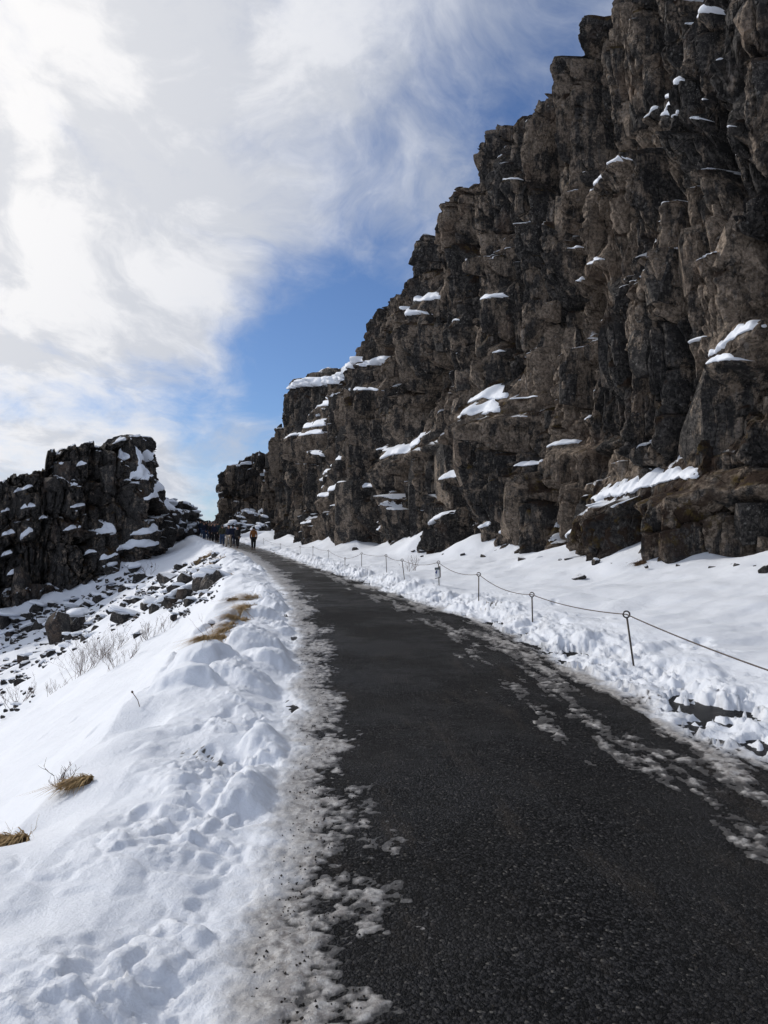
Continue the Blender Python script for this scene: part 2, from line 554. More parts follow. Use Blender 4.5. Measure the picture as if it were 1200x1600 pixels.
def fine_land(x, y):
    """snow surface with all its lumps; returns height and dirt"""
    c = 1 / np.sqrt(1 + np.interp(y, _yy, _SL) ** 2)
    z = base_h(x, y)
    zp = zpath(y)
    near = sstep(y, 60, 20)
    wob = .12 * perlin(x * 1.1, y * 1.1, 5) + .05 * perlin(x * 4.3, y * 4.3, 6) + .02 * perlin(x * 11, y * 11, 7)
    u, w = (xl(y) - x) * c + wob, (x - xr(y)) * c + 1.7 * wob
    out = np.maximum(u, w)
    snow = sstep(out, 0, .5)
    z = z + snow * (.10 * fbm(x / 3.2, y / 3.2, 4, 11) + .035 * perlin(x / .8, y / .8, 15) + .06 * perlin(x / .55 + 3, y / .7, 16) * sstep(u, .2, .6) * sstep(u, 2.4, 1.4))
    z = z + sstep(u, 3, 7) * (.30 * fbm(x / 5.5, y / 5.5, 3, 19))
    # wind ribs across the open slopes
    z = z + sstep(np.maximum(u - 1.2, w - .6), .4, 1.5) * .025 * fbm(x * .8 + y * .25, y * 2.0 - x * .7, 3, 23)
    # ploughed-up lumps on both banks
    bank = sstep(u, -.02, .25) * sstep(u, 2.0, 1.0) * 1.0 + sstep(w, -.02, .22) * sstep(w, 1.7, .7)
    bank = np.clip(bank, 0, 1)
    m = (bank > 0.001) & (y < 75) & (y > -6)
    xs, ys = x[m], y[m]
    wx = xs + .10 * perlin(xs * 3, ys * 3, 41) + .035 * perlin(xs * 11, ys * 11, 44)
    wy = ys + .10 * perlin(xs * 3, ys * 3, 42) + .035 * perlin(xs * 11, ys * 11, 45)
    lump = np.zeros(xs.shape)
    us, ws = u[m], w[m]
    lf = us > ws
    # crumbly next to the path, smooth rounded heaps further out
    crumb = np.where(lf, sstep(us, 1.25, .35) * np.clip(.55 + .9 * perlin(xs * 1.3, ys * 1.3, 43), .1, 1), sstep(ws, 1.6, .5))
    for sc, amp, sd, kk in ((.85, .26, 51, 0), (.34, .065, 52, .75), (.15, .055, 53, 1), (.075, .034, 54, 1), (.04, .016, 55, 1)):
        f1, f2, h, ox, oy = worley(wx / sc, wy / sc, sd)
        on = rnd(h, 3)
        q = np.maximum(0, 1 - (f1 / .78) ** 2) * sstep(f2 - f1, 0, .32)
        if 0 < kk and sc > .06:      # half of the lumps are slabs of broken crust
            slab = sstep(f2 - f1, .02, .22) * np.clip(.75 + 1.2 * (ox * (rnd(h, 5) - .5) + oy * (rnd(h, 6) - .5)), .1, 1.3)
            q = np.where(rnd(h, 7) > .5, slab, q)
        lump += amp * np.where(lf | (sc < .3), 1.0, .6) * q ** (1.1 if kk == 0 else .85) * np.where(on > .5, on, 0.0) * ((1 - kk) + kk * crumb)
    broad = perlin(xs * 1.6 + .3, ys * 1.6, 61) + .5 * perlin(xs * 5, ys * 5, 62) + np.where(ws > us, .42 * np.exp(-((ys - 6.6) / 1.9) ** 2), 0)
    hole = sstep(perlin(xs * 1.6 + .3, ys * 1.6, 61) + .5 * perlin(xs * 5, ys * 5, 62) + .40 * perlin(xs * 13, ys * 13, 63) + .30 * perlin(xs * 29, ys * 29, 65) + np.where(ws > us, .42 * np.exp(-((ys - 6.6) / 1.9) ** 2), 0), .10, .46)
    right = (ws > -.1) & (ws < 1.15)
    lump = lump + crumb * (.012 * perlin(xs * 19, ys * 19, 47) + .007 * perlin(xs * 45, ys * 45, 48))
    dz = (lump - .07) * bank[m] * np.where(lf, .8, .9)
    wide = np.interp(ys, [0, 6, 9, 14, 25], [1.2, 1.05, .8, .5, .4])
    zr = z[m] + dz
    edge_r = np.where(right, sstep(ws, wide, wide * .4), 0)
    # the snow thins out towards each bare patch, then breaks up
    low = sstep(broad, -.55, .15) * edge_r
    dz = dz + low * (zp[m] + .035 + .45 * lump - zr)
    zr = z[m] + dz
    kr = hole * edge_r
    dz = dz + kr * (zp[m] - .05 - zr) - np.where(right, 0, hole * .05 * sstep(perlin(xs * .9, ys * .9, 64), .1, .5) * sstep(us, .9, .2))
    zz = z.copy()
    zz[m] += dz
    # thin trodden ice and slush on the carriageway itself
    tl, tr = -u, -w
    inside = (u < 0.05) & (w < 0.05)
    nz = fbm(x * 2.2, y * 1.3, 4, 71)
    sx = x - np.interp(y, _yy, _XL)
    streak = fbm(sx * 2.6, y * .55, 5, 73, .6)
    lw = np.interp(y, [0, 4, 8, 14, 25, 50, 80], [.56, .44, .36, .46, .62, .75, .9])
    rw = np.interp(y, [0, 3.4, 5.5, 8, 14, 25, 50, 80], [.45, .65, 1.05, 1.1, .85, .65, .6, .8])
    tkl = .019 * (1 - tl / lw) + .010 * nz + .003 * streak
    tkr = np.minimum(.013 * (.52 - tr / rw) + .024 * streak + .005 * nz, .006 + .014 * sstep(tr, .5, .05))
    grain = .010 * perlin(x * 9, y * 9, 76) + .009 * perlin(x * 24, y * 24, 77) + .004 * perlin(x * 55, y * 55, 78)
    tk = np.maximum(tkl, np.where(tr < rw * 1.25, tkr, -1))
    tk = np.clip(tk + grain * sstep(tk, -.02, .004), -.035, .03)
    zz = np.where(inside, np.where(out > 0, np.maximum(zz, zp + tk), zp + tk), zz)
    # never let the snow sink far under the road bed on the shoulder
    zz = np.where((out >= 0) & (out < 1.3), np.maximum(zz, zp - np.where(w > 0, .05, 0.3)), zz)
    edge = fbm(x * 5, y * 5, 3, 83)
    dirt = np.where(out < 0, np.clip(.42 - out * 2.6, .42, 1.0), np.clip(.42 - out * 2.2, 0, 1)) + .18 * edge
    wet = np.where(out < .02, 1 - sstep(tk + .004 * edge, -.004, .016) + .22 * (w > u), 0.0)
    soil = np.zeros(x.shape)
    soil[m] = hole * bank[m] * np.where(right, .75, .25) * sstep(w[m] + 0 * u[m], 1.4, .2)
    dirt = np.maximum(dirt, soil * .6)
    # bits of torn turf and grit showing in the bank
    for (fx, fy, fr) in SPOTS:
        mm = (np.abs(x - fx) < fr * 2) & (np.abs(y - fy) < fr * 2)
        if mm.any():
            q = np.hypot(x[mm] - fx, y[mm] - fy) / fr
            k = sstep(perlin(x[mm] * 26, y[mm] * 13, 87) + 1.0 * perlin(x[mm] * 60, y[mm] * 47, 88), .42, .5) * sstep(q, 1.0, .5)
            dirt[mm] = np.maximum(dirt[mm], k * 1.2)
            wet[mm] = np.maximum(wet[mm], k * 1.3)
            zz[mm] -= .008 * k
    # footprints on the left slope and bank
    for (fx, fy, fr, fd) in FOOT:
        mm = (np.abs(x - fx) < fr * 3) & (np.abs(y - fy) < fr * 3)
        if mm.any():
            q = ((x[mm] - fx) / fr) ** 2 + ((y[mm] - fy) / (fr * 1.7)) ** 2
            zz[mm] += -fd * np.exp(-q ** 2) + fd * .25 * np.exp(-(np.sqrt(q) - 1.35) ** 2 / .06)
    return zz, dirt, wet


FOOT = []
SPOTS = []
for (px, py, r) in ((310, 1150, .16), (340, 1165, .16), (770, 945, .3), (1000, 1095, .25), (1130, 1170, .2)):
    q = land_at(px, py)
    SPOTS.append((q.x, q.y, r))
for (px, py) in ((228, 1245), (150, 1140), (165, 1115), (210, 1085), (238, 1068), (262, 1048), (285, 1030), (70, 1150), (120, 1122), (330, 1150)):
    q = land_at(px, py)
    FOOT.append((q.x, q.y, .06 if q.y < 12 else .12, .035 if q.y < 12 else .06))


def lines(spec):
    """grid lines from (start, end, step at start, step at end) runs"""
    v = [spec[0][0]]
    for a, b, s0, s1 in spec:
        while v[-1] < b - 1e-6:
            t = (v[-1] - a) / (b - a)
            v.append(min(b, v[-1] + s0 + (s1 - s0) * t))
        v[-1] = b
    return np.array(v)


def build_ground():
    ys = lines([(-40, -4, 6, 1.5), (-4, 1.4, .6, .08), (1.4, 2.2, .04, .014), (2.2, 6, .014, .03), (6, 14, .03, .07), (14, 40, .07, .18), (40, 110, .18, .45), (110, 700, 2, 60)])
    xs = lines([(-500, -75, 70, 6), (-75, -40, 3, .4), (-40, -12, .26, .10), (-12, -3.2, .10, .028), (-3.2, -1.6, .024, .014), (-1.6, -.3, .014, .014), (-.3, 1.0, .016, .03), (1.0, 3.2, .022, .022), (3.2, 9, .024, .10), (9, 20, .2, 1), (20, 300, 4, 60)])
    X, Y = np.meshgrid(xs, ys)
    Z, D, WET = fine_land(X, Y)
    g = grid_obj('snow_ground', np.stack([X, Y, Z], -1), SNOW, {'dirt': D, 'wet': WET})
    tag(g, kind='structure')
    # the path itself
    ys = lines([(-8, 0, .5, .2), (0, 130, .1, .6)])
    k = np.linspace(0, 1, 25)
    L, R = xl(ys)[:, None] - .5, xr(ys)[:, None] + 1.3
    X = L + (R - L) * k
    Y = np.repeat(ys[:, None], len(k), 1)
    Z = zpath(Y) - .25 * sstep(-(X - L), -.45, 0) - .04 * sstep(X - xr(Y), .5, 1.3)
    p = grid_obj('path', np.stack([X, Y, Z], -1), ASPHALT)
    tag(p, kind='structure')
    print('ground', g.data.vertices.__len__(), len(xs), len(ys))


build_ground()


# ------------------------------------------------------------------ cliffs
# joint systems of the basalt: cell width, height, offset, arris, tilts, crack depth and width, side-face depth and width, tone weight
LAYERS = ((2.7, 6.4, .80, .60, .28, .10, .70, .020, .60, .30, .40, 1), (1.05, 3.9, .52, .85, .36, .16, .50, .026, .42, .34, .32, 2),
          (.46, 1.5, .24, .75, .42, .26, .20, .04, .16, .34, .28, 3), (.22, .40, .09, .4, .5, .4, .04, .07, .05, .4, .0, 4))


class Cliff:
    def __init__(self, name, line, side, seed, tops, bases, step, rows, ledges=(), snowy=0.6, setback=1.0, label=None, flank=None, skyline=None, lip=.3, tone=1.0, squat=.8):
        self.seed = seed
        self.side = side
        self.flank, self.skyline, self.lip, self.tone, self.squat = flank, skyline, lip, tone, squat
        self.name = name
        P = np.array(line, float)
        s = np.concatenate([[0], np.cumsum(np.hypot(*np.diff(P, axis=0).T))])
        fine = np.arange(0, s[-1], .2)
        w = 9 if len(line) > 3 else 3
        px, py = _smooth(np.interp(fine, s, P[:, 0]), w), _smooth(np.interp(fine, s, P[:, 1]), w)
        tx, ty = np.gradient(px), np.gradient(py)
        tx, ty = _smooth(tx, 15), _smooth(ty, 15)
        l = np.hypot(tx, ty)
        self.fine, self.px, self.py = fine, px, py
        self.nx, self.ny = -ty / l * side, tx / l * side
        self.len = fine[-1]
        self.tops, self.bases = tops, bases
        self.ledges = ledges
        self.setback = setback
        self.step, self.rows, self.snowy, self.label = step, rows, snowy, label

    def at(self, a, o=0.0):
        x = np.interp(a, self.fine, self.px)
        y = np.interp(a, self.fine, self.py)
        nx = np.interp(a, self.fine, self.nx)
        ny = np.interp(a, self.fine, self.ny)
        return x + nx * o, y + ny * o, nx, ny

    def top(self, a):
        if self.skyline:
            x, y, _, _ = self.at(a, self.lip)
            y = np.maximum(y, 4)
            S = np.array(self.skyline, float)
            py = np.interp(600 + FPX * x / y, S[:, 0], S[:, 1])
            k = (800 - py) / FPX
            t = EYE + y * (math.sin(PITCH) + math.cos(PITCH) * k) / (math.cos(PITCH) - math.sin(PITCH) * k)
        else:
            t = np.interp(a, self.tops[0], self.tops[1])
        s = self.seed
        st = 0
        for sc, amp, k in ((2.6, .6, 1), (1.15, .5, 2), (.5, .22, 3)):
            q = a / sc + .3 * perlin(a / sc, a * 0 + k, s)
            h = hash2(np.floor(q).astype(np.int64), np.full(np.shape(q), k, np.int64), s)
            st = st + amp * (rnd(h, 1) - .62)
        return t + st

    def D(self, a, h, detail=True):
        s = self.seed
        wa = a + .35 * perlin(a * .33, h * .08, s + 1) + .08 * perlin(a * .9, h * .2, s + 2) + .02 * perlin(a * 4, h * 3, s + 12)
        wh = h + .8 * perlin(a * .35, h * .30, s + 3) + .10 * perlin(a * 1.7, h * 1.3, s + 4)
        d = 1.0 * fbm(a / 8.5, h / 17., 3, s + 5) + .25 * perlin(a / 2.7, h / 12., s + 6)
        for lv, sb in ((4.6, .6), (9.0, .55), (13.2, .6)):
            level = lv + 1.1 * perlin(a * .17, a * 0 + lv, s + 8) + .4 * perlin(a * .9, a * 0 + lv, s + 9)
            d = d - self.setback * sb * sstep(h - level, -.04, .10) * np.clip(.6 + perlin(a * .3, a * 0 + lv * 2, s + 10), 0, 1.3)
        tone = 0
        calm = 1.0
        for (la, lh, lw, amp, reach, rise) in self.ledges:
            m = (np.abs(a - la) < lw * 1.2) & (h < lh + rise * 1.6 + .2) & (h > lh - .4)
            if m.any():
                if not isinstance(calm, np.ndarray):
                    calm = np.ones(np.shape(a))
                calm[m] *= 1 - .8 * sstep(np.abs(a[m] - la), lw * 1.2, lw * .8) * sstep(h[m], lh + rise * 1.6 + .2, lh + rise) * sstep(h[m], lh - .4, lh)
        for (ca, ch, amp, wed, ta, th, crack, cw, bev, bw, wt, k) in LAYERS:
            f1, f2, hid, ox, oy = worley(wa / ca, wh / (ch * self.squat), s + 20 * k)
            e = f2 - f1
            arr = .4 * (rnd(hid, 6) - .5)
            lay = amp * (rnd(hid, 1) - .5) + 2 * ta * (rnd(hid, 2) - .5) * ox * ca + 2 * th * (rnd(hid, 3) - .40) * oy * ch * self.squat * .5
            lay = lay - wed * rnd(hid, 7) * np.abs(ox - arr) * ca + .12 * wed * ca
            # chipped lower or upper corner
            lay = lay - np.maximum(0, (oy * (rnd(hid, 8) - .5) * 2 + ox * (rnd(hid, 9) - .5) * 2 - .18)) * ca * .9
            # a true side face: the near edge of every column falls back in a plane
            w0 = bw * (.5 + rnd(hid, 10))
            side = np.where(ox < 0, 1.0, .2) * sstep(np.abs(ox) - .7 * np.abs(oy), -.12, .15)
            lay = lay - bev * side * np.maximum(0, 1 - e / w0) * (.5 + rnd(hid, 11))
            deep = .25 + .75 * rnd(hid, 5)
            d = d + calm * (lay - crack * deep * np.exp(-(e / cw) ** 2))
            tone = tone + wt * rnd(hid, 4)
        d = d + .02 * fbm(a * 2.2, h * 2.2, 2, s + 95)
        for (la, lh, lw, amp, reach, rise) in self.ledges:
            m = (np.abs(a - la) < lw * 1.3) & (h < lh + rise + .5) & (h > lh - reach)
            if not m.any():
                continue
            am, hm = a[m], h[m]
            win = sstep(np.abs(am - la), lw * 1.3, lw * .75)
            edge = lh + .12 * perlin(am * 1.7, am * 0 + lh, s + 50)
            d[m] += amp * win * np.clip((edge + rise - hm) / max(.1, rise), 0, 1) * sstep(hm, lh - reach, lh - reach * .35)
        return d, tone

    def build(self):
        a = [0.0]
        while a[-1] < self.len:
            x, y, _, _ = self.at(a[-1])
            dist = math.hypot(x, y)
            st = max(.04, self.step * dist)
            if y < 11:
                st = .25
            a.append(a[-1] + st)
        a = np.array(a[:-1])
        top, base = self.top(a), np.interp(a, self.bases[0], self.bases[1])
        f = np.linspace(0, 1, self.rows)
        A = np.repeat(a[None, :], self.rows, 0)
        H = base + (top - base) * f[:, None]
        D, tone = self.D(A, H)
        # more rows where the face steps in or out, so ledges keep a real surface
        g = np.abs(np.gradient(D, axis=0)) / np.maximum(1e-3, np.gradient(H, axis=0))
        g = np.minimum(g, 8)
        kk = np.ones(9) / 9
        for _ in range(3):
            g = np.apply_along_axis(lambda v: np.convolve(np.pad(v, 4, mode='edge'), kk, mode='valid'), 1, g)
        rho = 1 + .9 * g
        cum = np.cumsum(rho, 0)
        cum = (cum - cum[0]) / (cum[-1] - cum[0])
        for j in range(len(a)):
            H[:, j] = np.interp(f, cum[:, j], H[:, j])
        D, tone = self.D(A, H)
        # break the rim
        D = D - .25 * sstep(top - H, .35, 0) - .45 * sstep(top - H, 2.6, .3)
        X, Y, nx, ny = self.at(A)
        hj = .05 * perlin(A * 3.1, H * 3.1, self.seed + 97)
        P = np.stack([X + nx * D, Y + ny * D, H + hj], -1)
        moss = np.zeros(A.shape)
        for (la, lh, lw, amp, reach, rise) in self.ledges:
            if reach < 3.3 and amp > .4:
                moss = np.maximum(moss, sstep(np.abs(A - la), lw * 1.5, lw * .8) * sstep(lh - H, -.3, .0) * sstep(lh - H, 2.2, .5))
        back = []
        for i, o in enumerate((.18, .5, 1.1, 2.0, 2.8, 3.4)):
            dd = D[-1] - o
            zz = top + hj[-1] + .18 * perlin(a * .9, a * 0 + o, self.seed + 60 + i) - (.0, .05, .12, .3, 1.5, 9.0)[i]
            back.append(np.stack([X[-1] + nx[-1] * dd, Y[-1] + ny[-1] * dd, zz], -1))
        P = np.concatenate([P, np.array(back)], 0)
        tone = np.concatenate([tone, np.repeat(tone[-1:], 6, 0)], 0)
        moss = np.concatenate([moss, np.zeros((6, len(a)))], 0)
        Q = P.copy()
        for _ in range(3):
            Q[1:-1] = .25 * Q[:-2] + .5 * Q[1:-1] + .25 * Q[2:]
            Q[:, 1:-1] = .25 * Q[:, :-2] + .5 * Q[:, 1:-1] + .25 * Q[:, 2:]
        N = np.cross(np.gradient(Q, axis=0), np.gradient(Q, axis=1))
        N *= (1 if self.side < 0 else 1)
        up = N[..., 2] / np.maximum(1e-9, np.linalg.norm(N, axis=-1))
        if up[-3].mean() < 0:
            up = -up
        snw = self.snowy * np.clip(.35 + 1.6 * perlin(P[..., 0] * .21 + P[..., 1] * .2, P[..., 2] * .28, self.seed + 70), 0, 1)
        if self.flank:
            snw = np.clip(snw + self.flank[2] * sstep(np.concatenate([A, A[:6]], 0), self.flank[0], self.flank[1]), 0, 1)
        o = grid_obj(self.name, P, ROCK, {'tone': tone * self.tone, 'moss': moss, 'snowy': snw, 'up': up}, smooth=False, flip=(self.side > 0))
        tag(o, self.label, kind='structure')
        self.obj = o
        print(self.name, P.shape)
        return o

    # --- pieces on the face
    def hit(self, px, py):
        """wall coordinates (a, height) under a photograph pixel"""
        d = pix_dir(px, py)
        b = None
        for i in range(len(self.fine) - 1):
            ax, ay, bx, by = self.px[i], self.py[i], self.px[i + 1], self.py[i + 1]
            den = d.x * (by - ay) - d.y * (bx - ax)
            if abs(den) < 1e-9:
                continue
            t = (ax * (by - ay) - ay * (bx - ax)) / den
            k = ((d.x * t - ax) * (bx - ax) + (d.y * t - ay) * (by - ay)) / ((bx - ax) ** 2 + (by - ay) ** 2)
            if t > 0 and -.01 <= k <= 1.01 and (b is None or t < b[2]):
                b = (self.fine[i] + k * .2, EYE + d.z * t, t)
        return b

    def snow_patch(self, x0, y0, x1, y1, thick, proud=.075, seed=0):
        """snow lodged along a ledge between two photograph pixels; thick in pixels"""
        p0, p1 = self.hit(x0, y0), self.hit(x1, y1)
        if p0 is None or p1 is None:
            return
        rs = np.random.RandomState(seed + int(x0 * 7 + y0))
        dist = .5 * (p0[2] + p1[2])
        rise = thick / FPX * dist
        ns, nv = max(24, int(abs(x1 - x0) * .9)), 14
        s = np.linspace(0, 1, ns)
        a = p0[0] + (p1[0] - p0[0]) * s
        h0 = p0[1] + (p1[1] - p0[1]) * s
        wob = fbm(s * max(1.5, abs(x1 - x0) / 26.), s * 0 + seed * 3.1 + x0, 3, 77)
        tap = np.sin(np.pi * np.clip(s, 0, 1)) ** .5 * np.clip(1 + .6 * wob, .4, 1.6)
        low = h0 + .15 * rise * fbm(s * max(2, abs(x1 - x0) / 18.), s * 0 + 5.5 + x0, 4, 78, .62)
        A = np.repeat(a[None, :], nv, 0)
        v = np.linspace(0, 1, nv)[:, None]
        R = rise * tap[None, :]
        H = low[None, :] + R * v
        Dl, _ = self.D(A, H)
        da, dh = abs(a[1] - a[0]), max(1e-3, rise / nv)
        wa_ = max(3, min(ns // 2, int(.55 / da)) | 1)
        wh_ = max(3, min(nv // 2, int(.35 / dh)) | 1)
        Dl = np.stack([_smooth(r, wa_)[:ns] for r in Dl])
        Dl = np.stack([_smooth(c, wh_)[:nv] for c in Dl.T]).T
        body = np.clip(np.sin(np.pi * np.clip(v * .9 + .06, 0, 1)), 0, 1) ** .5 * np.clip(tap[None, :] * 1.5, 0, 1)
        O = Dl + (proud + .10 * rise) * body + (.025 + .03 * rise) * fbm(A * 2.2, H * 3.0, 3, 79)
        O[0] -= .12
        O[-1] -= .15
        O[:, 0] -= .15
        O[:, -1] -= .15
        X, Y, nx, ny = self.at(A)
        grid_obj('ledge_snow', np.stack([X + nx * O, Y + ny * O, H], -1), CAP, smooth=True, parent=self.obj, flip=(self.side > 0) == (p1[0] > p0[0]))

    def block(self, px, py, wpx, hpx, out=.45, seed=0, lean=0.0):
        """a loose column or block standing out of the face"""
        p = self.hit(px, py)
        if p is None:
            return
        rs = np.random.RandomState(seed)
        m = p[2] / FPX
        self.block_at(p[0], p[1], wpx * m, hpx * m, out, rs, lean)

    def block_at(self, a, h, w, hh, out, rs, lean=0.0):
        d, _ = self.D(np.array([a]), np.array([h]))
        x, y, nx, ny = (float(q) for q in self.at(np.array([a])))
        t = Vector((ny, -nx, 0))
        nn = Vector((nx, ny, 0))
        dep = max(w * .6, out * 1.4)
        bm = bmesh.new()
        bmesh.ops.create_cube(bm, size=2.0)
        for vtx in bm.verts:
            vtx.co = Vector([c * rs.uniform(.72, 1.12) for c in vtx.co])
            vtx.co.x += lean * vtx.co.z * hh / w
        cuts = [(rs.uniform(-1, 1), rs.uniform(.25, 1.0), rs.uniform(-.9, .9)) for _ in range(5)] + [(rs.choice([-1, 1]) * rs.uniform(.5, 1), rs.uniform(.5, 1), rs.uniform(-.15, .15)) for _ in range(2)]
        for c in cuts:
            nv = Vector(c).normalized()
            g = bmesh.ops.bisect_plane(bm, geom=list(bm.verts) + list(bm.edges) + list(bm.faces), plane_co=nv * rs.uniform(.62, 1.0), plane_no=nv, clear_outer=True)
            ed = [q for q in g['geom_cut'] if isinstance(q, bmesh.types.BMEdge)]
            if ed:
                bmesh.ops.contextual_create(bm, geom=ed)
        for vtx in bm.verts:
            c = vtx.co
            vtx.co = t * (c.x * w * .5) + nn * (c.y * dep) + Vector((0, 0, c.z * hh * .5))
        bmesh.ops.recalc_face_normals(bm, faces=list(bm.faces))
        bmesh.ops.triangulate(bm, faces=[q for q in bm.faces if len(q.verts) > 4])
        me = bpy.data.meshes.new('rock_block')
        bm.to_mesh(me)
        bm.free()
        for k, val in (('tone', rs.uniform(.15, .75) * self.tone), ('moss', 0), ('snowy', self.snowy), ('up', 0.0)):
            at = me.attributes.new(k, 'FLOAT', 'POINT')
            at.data.foreach_set('value', np.full(len(me.vertices), val, np.float32))
        me.materials.append(ROCK)
        o = bpy.data.objects.new('rock_block', me)
        COL.objects.link(o)
        off = float(d[0]) + out - dep
        o.location = (x + nx * off, y + ny * off, h)
        o.rotation_euler = (rs.uniform(-.08, .08), rs.uniform(-.08, .08), rs.uniform(-.3, .3))
        o.parent = self.obj


def main_a(y):       # wall coordinate of the long cliff at depth y (starts at y = -8)
    return (np.asarray(y, float) + 8) * CLN


# snow lying on ledges: two end points of each drift and its height, in pixels of the photograph
SP_MAIN = [(930, 783, 1106, 745, 30), (962, 795, 985, 790, 9), (1010, 795, 1022, 790, 14), (908, 845, 930, 830, 12), (1098, 558, 1170, 508, 22), (1097, 570, 1150, 561, 9), (733, 632, 785, 620, 22), (737, 655, 788, 645, 26),
           (598, 706, 622, 702, 10), (604, 718, 660, 692, 22), (668, 682, 714, 706, 18), (690, 752, 712, 744, 12), (682, 822, 708, 803, 12), (500, 780, 575, 760, 12), (490, 752, 520, 734, 9), (520, 738, 542, 728, 9), (494, 766, 512, 760, 7),
           (470, 640, 508, 626, 12), (446, 686, 466, 678, 6), (466, 672, 496, 664, 12), (474, 682, 494, 676, 9), (480, 708, 498, 714, 8), (545, 614, 580, 608, 7), (606, 500, 642, 488, 16), (626, 470, 652, 464, 14), (596, 482, 618, 476, 8),
           (960, 168, 1040, 118, 16), (975, 170, 1020, 160, 10), (932, 172, 958, 152, 9), (968, 140, 984, 134, 9), (1020, 178, 1036, 168, 6), (868, 284, 896, 266, 13), (898, 254, 938, 240, 9), (1104, 112, 1126, 96, 10), (1022, 24, 1096, 4, 14),
           (738, 470, 764, 460, 10), (858, 406, 884, 396, 7), (832, 434, 846, 428, 7), (822, 698, 846, 690, 10), (804, 730, 826, 722, 10), (778, 828, 790, 820, 9), (798, 836, 814, 828, 7), (700, 488, 722, 478, 7), (1060, 536, 1090, 524, 6), (750, 276, 764, 272, 5), (826, 380, 836, 376, 4), (544, 792, 566, 788, 6), (640, 690, 660, 684, 6), (588, 704, 600, 700, 5)]
SP_LEFT = [(82, 728, 108, 724, 5), (120, 728, 138, 724, 6), (15, 770, 52, 760, 8), (30, 796, 56, 790, 9), (108, 794, 136, 790, 6), (98, 830, 128, 824, 8), (0, 838, 24, 832, 8), (28, 846, 52, 830, 12), (188, 722, 208, 714, 14), (200, 752, 232, 742, 22), (206, 784, 240, 774, 16),
           (212, 728, 230, 716, 20), (236, 800, 256, 792, 14), (146, 838, 182, 832, 16), (176, 862, 230, 850, 12), (150, 876, 180, 868, 10), (168, 900, 210, 884, 14), (196, 838, 228, 830, 14), (232, 730, 246, 720, 18), (236, 770, 250, 762, 14), (0, 800, 14, 796, 6),
           (60, 812, 76, 808, 5), (10, 900, 30, 896, 7), (64, 934, 76, 930, 4), (110, 760, 122, 757, 4), (182, 690, 200, 686, 5), (130, 868, 148, 862, 7), (0, 870, 20, 864, 6)]

_r = random.Random(8)
for _ in range(16):
    _x = _r.uniform(430, 1150)
    _y = _r.uniform(np.interp(_x, [430, 560, 700, 950, 1150], [640, 590, 340, 60, 40]), 830)
    _w = _r.uniform(6, 18)
    SP_MAIN.append((_x, _y, _x + _w, _y - _w * _r.uniform(.1, .6), _r.uniform(3, 6.5)))


def ledges_from(cl, patches, big=18):
    out = []
    for (x0, y0, x1, y1, th) in patches:
        p0, p1 = cl.hit(x0, y0), cl.hit(x1, y1)
        if p0 is None or p1 is None:
            continue
        rise = th / FPX * .5 * (p0[2] + p1[2])
        if p0[1] + rise > float(np.min(cl.top(np.linspace(p0[0] - 1, p0[0] + 1.5, 30)))) - 1.2:
            continue
        out.append((.5 * (p0[0] + p1[0]), .5 * (p0[1] + p1[1]), .55 * abs(p1[0] - p0[0]), min(.7, .08 + rise * .6), 3.0 + 3.5 * rise, rise))
    return out


MAIN_SKY = [(410, 690), (418, 655), (424, 625), (438, 600), (500, 582), (562, 562), (568, 548), (574, 535), (590, 492), (598, 466), (638, 446), (646, 418), (668, 368), (694, 362), (697, 296), (742, 268), (746, 218), (778, 205), (790, 190), (868, 105),
            (897, 92), (901, 55), (936, 22), (940, -15), (1000, -110), (1100, -260), (1250, -480), (1500, -800)]
MEND = 75.0
mline = [(CX0 - CSL * y, y) for y in (-8, 20, 45, MEND)] + [(-9.6, 79), (-5, 84)]
ledge_px = [(1025, 790, 100, .6, 3.2), (765, 665, 36, .5, 7), (640, 715, 50, .45, 6), (880, 700, 50, .5, 6), (1150, 765, 50, .35, 3.2)]
MAIN = Cliff('cliff', mline, 1, 100, None, (main_a(np.array([-8, 75])), np.array([-.6, .8])), .0014, 430, snowy=.85, skyline=MAIN_SKY, lip=-1.25,
             label='tall dark basalt cliff rising along the right side of the path')
LD = []
for (px, py, hw, amp, reach) in ledge_px:
    b = MAIN.hit(px, py)
    c = MAIN.hit(px + hw, py)
    LD.append((b[0], b[1], abs(c[0] - b[0]), amp, reach, .25))
MAIN.ledges = LD + ledges_from(MAIN, SP_MAIN)
MAIN.build()

LEFT = Cliff('cliff', LEFT_LINE + [(-29, 99)], -1, 300, None, (np.array([0, 30, 45, 60, 70]), np.array([-10, -9.5, -5, 0, 2])), .0012, 300, snowy=.7, flank=(40, 44, .5), tone=.55, squat=.48,
             skyline=[(-400, 770), (-100, 752), (0, 748), (10, 735), (28, 728), (68, 722), (71, 694), (110, 687), (160, 682), (215, 679), (244, 686), (251, 712), (254, 766), (264, 772), (285, 783), (300, 790), (309, 815)],
             label='flat topped dark rock buttress on the left across the snowy gully')
LEFT.ledges = ledges_from(LEFT, SP_LEFT)
LEFT.build()
FAR = Cliff('cliff', [(-23.5, 114), (-22.7, 100.5), (-20.8, 98), (-15, 95), (-6, 92)], -1, 500, (np.array([0, 12, 14, 16, 20, 30]), np.array([12.5, 12.9, 13.4, 14.3, 15.4, 16])),
            (np.array([0, 30]), np.array([2.5, 2.5])), .0014, 150, snowy=1.0, label='small far cliff block at the right edge of the gap where the path goes through')
FAR.build()


# ------------------------------------------------------------------ snow on the ledges
# two end points of each drift and its height, in pixels of the photograph
for i, q in enumerate(SP_MAIN):
    MAIN.snow_patch(*q, seed=i)
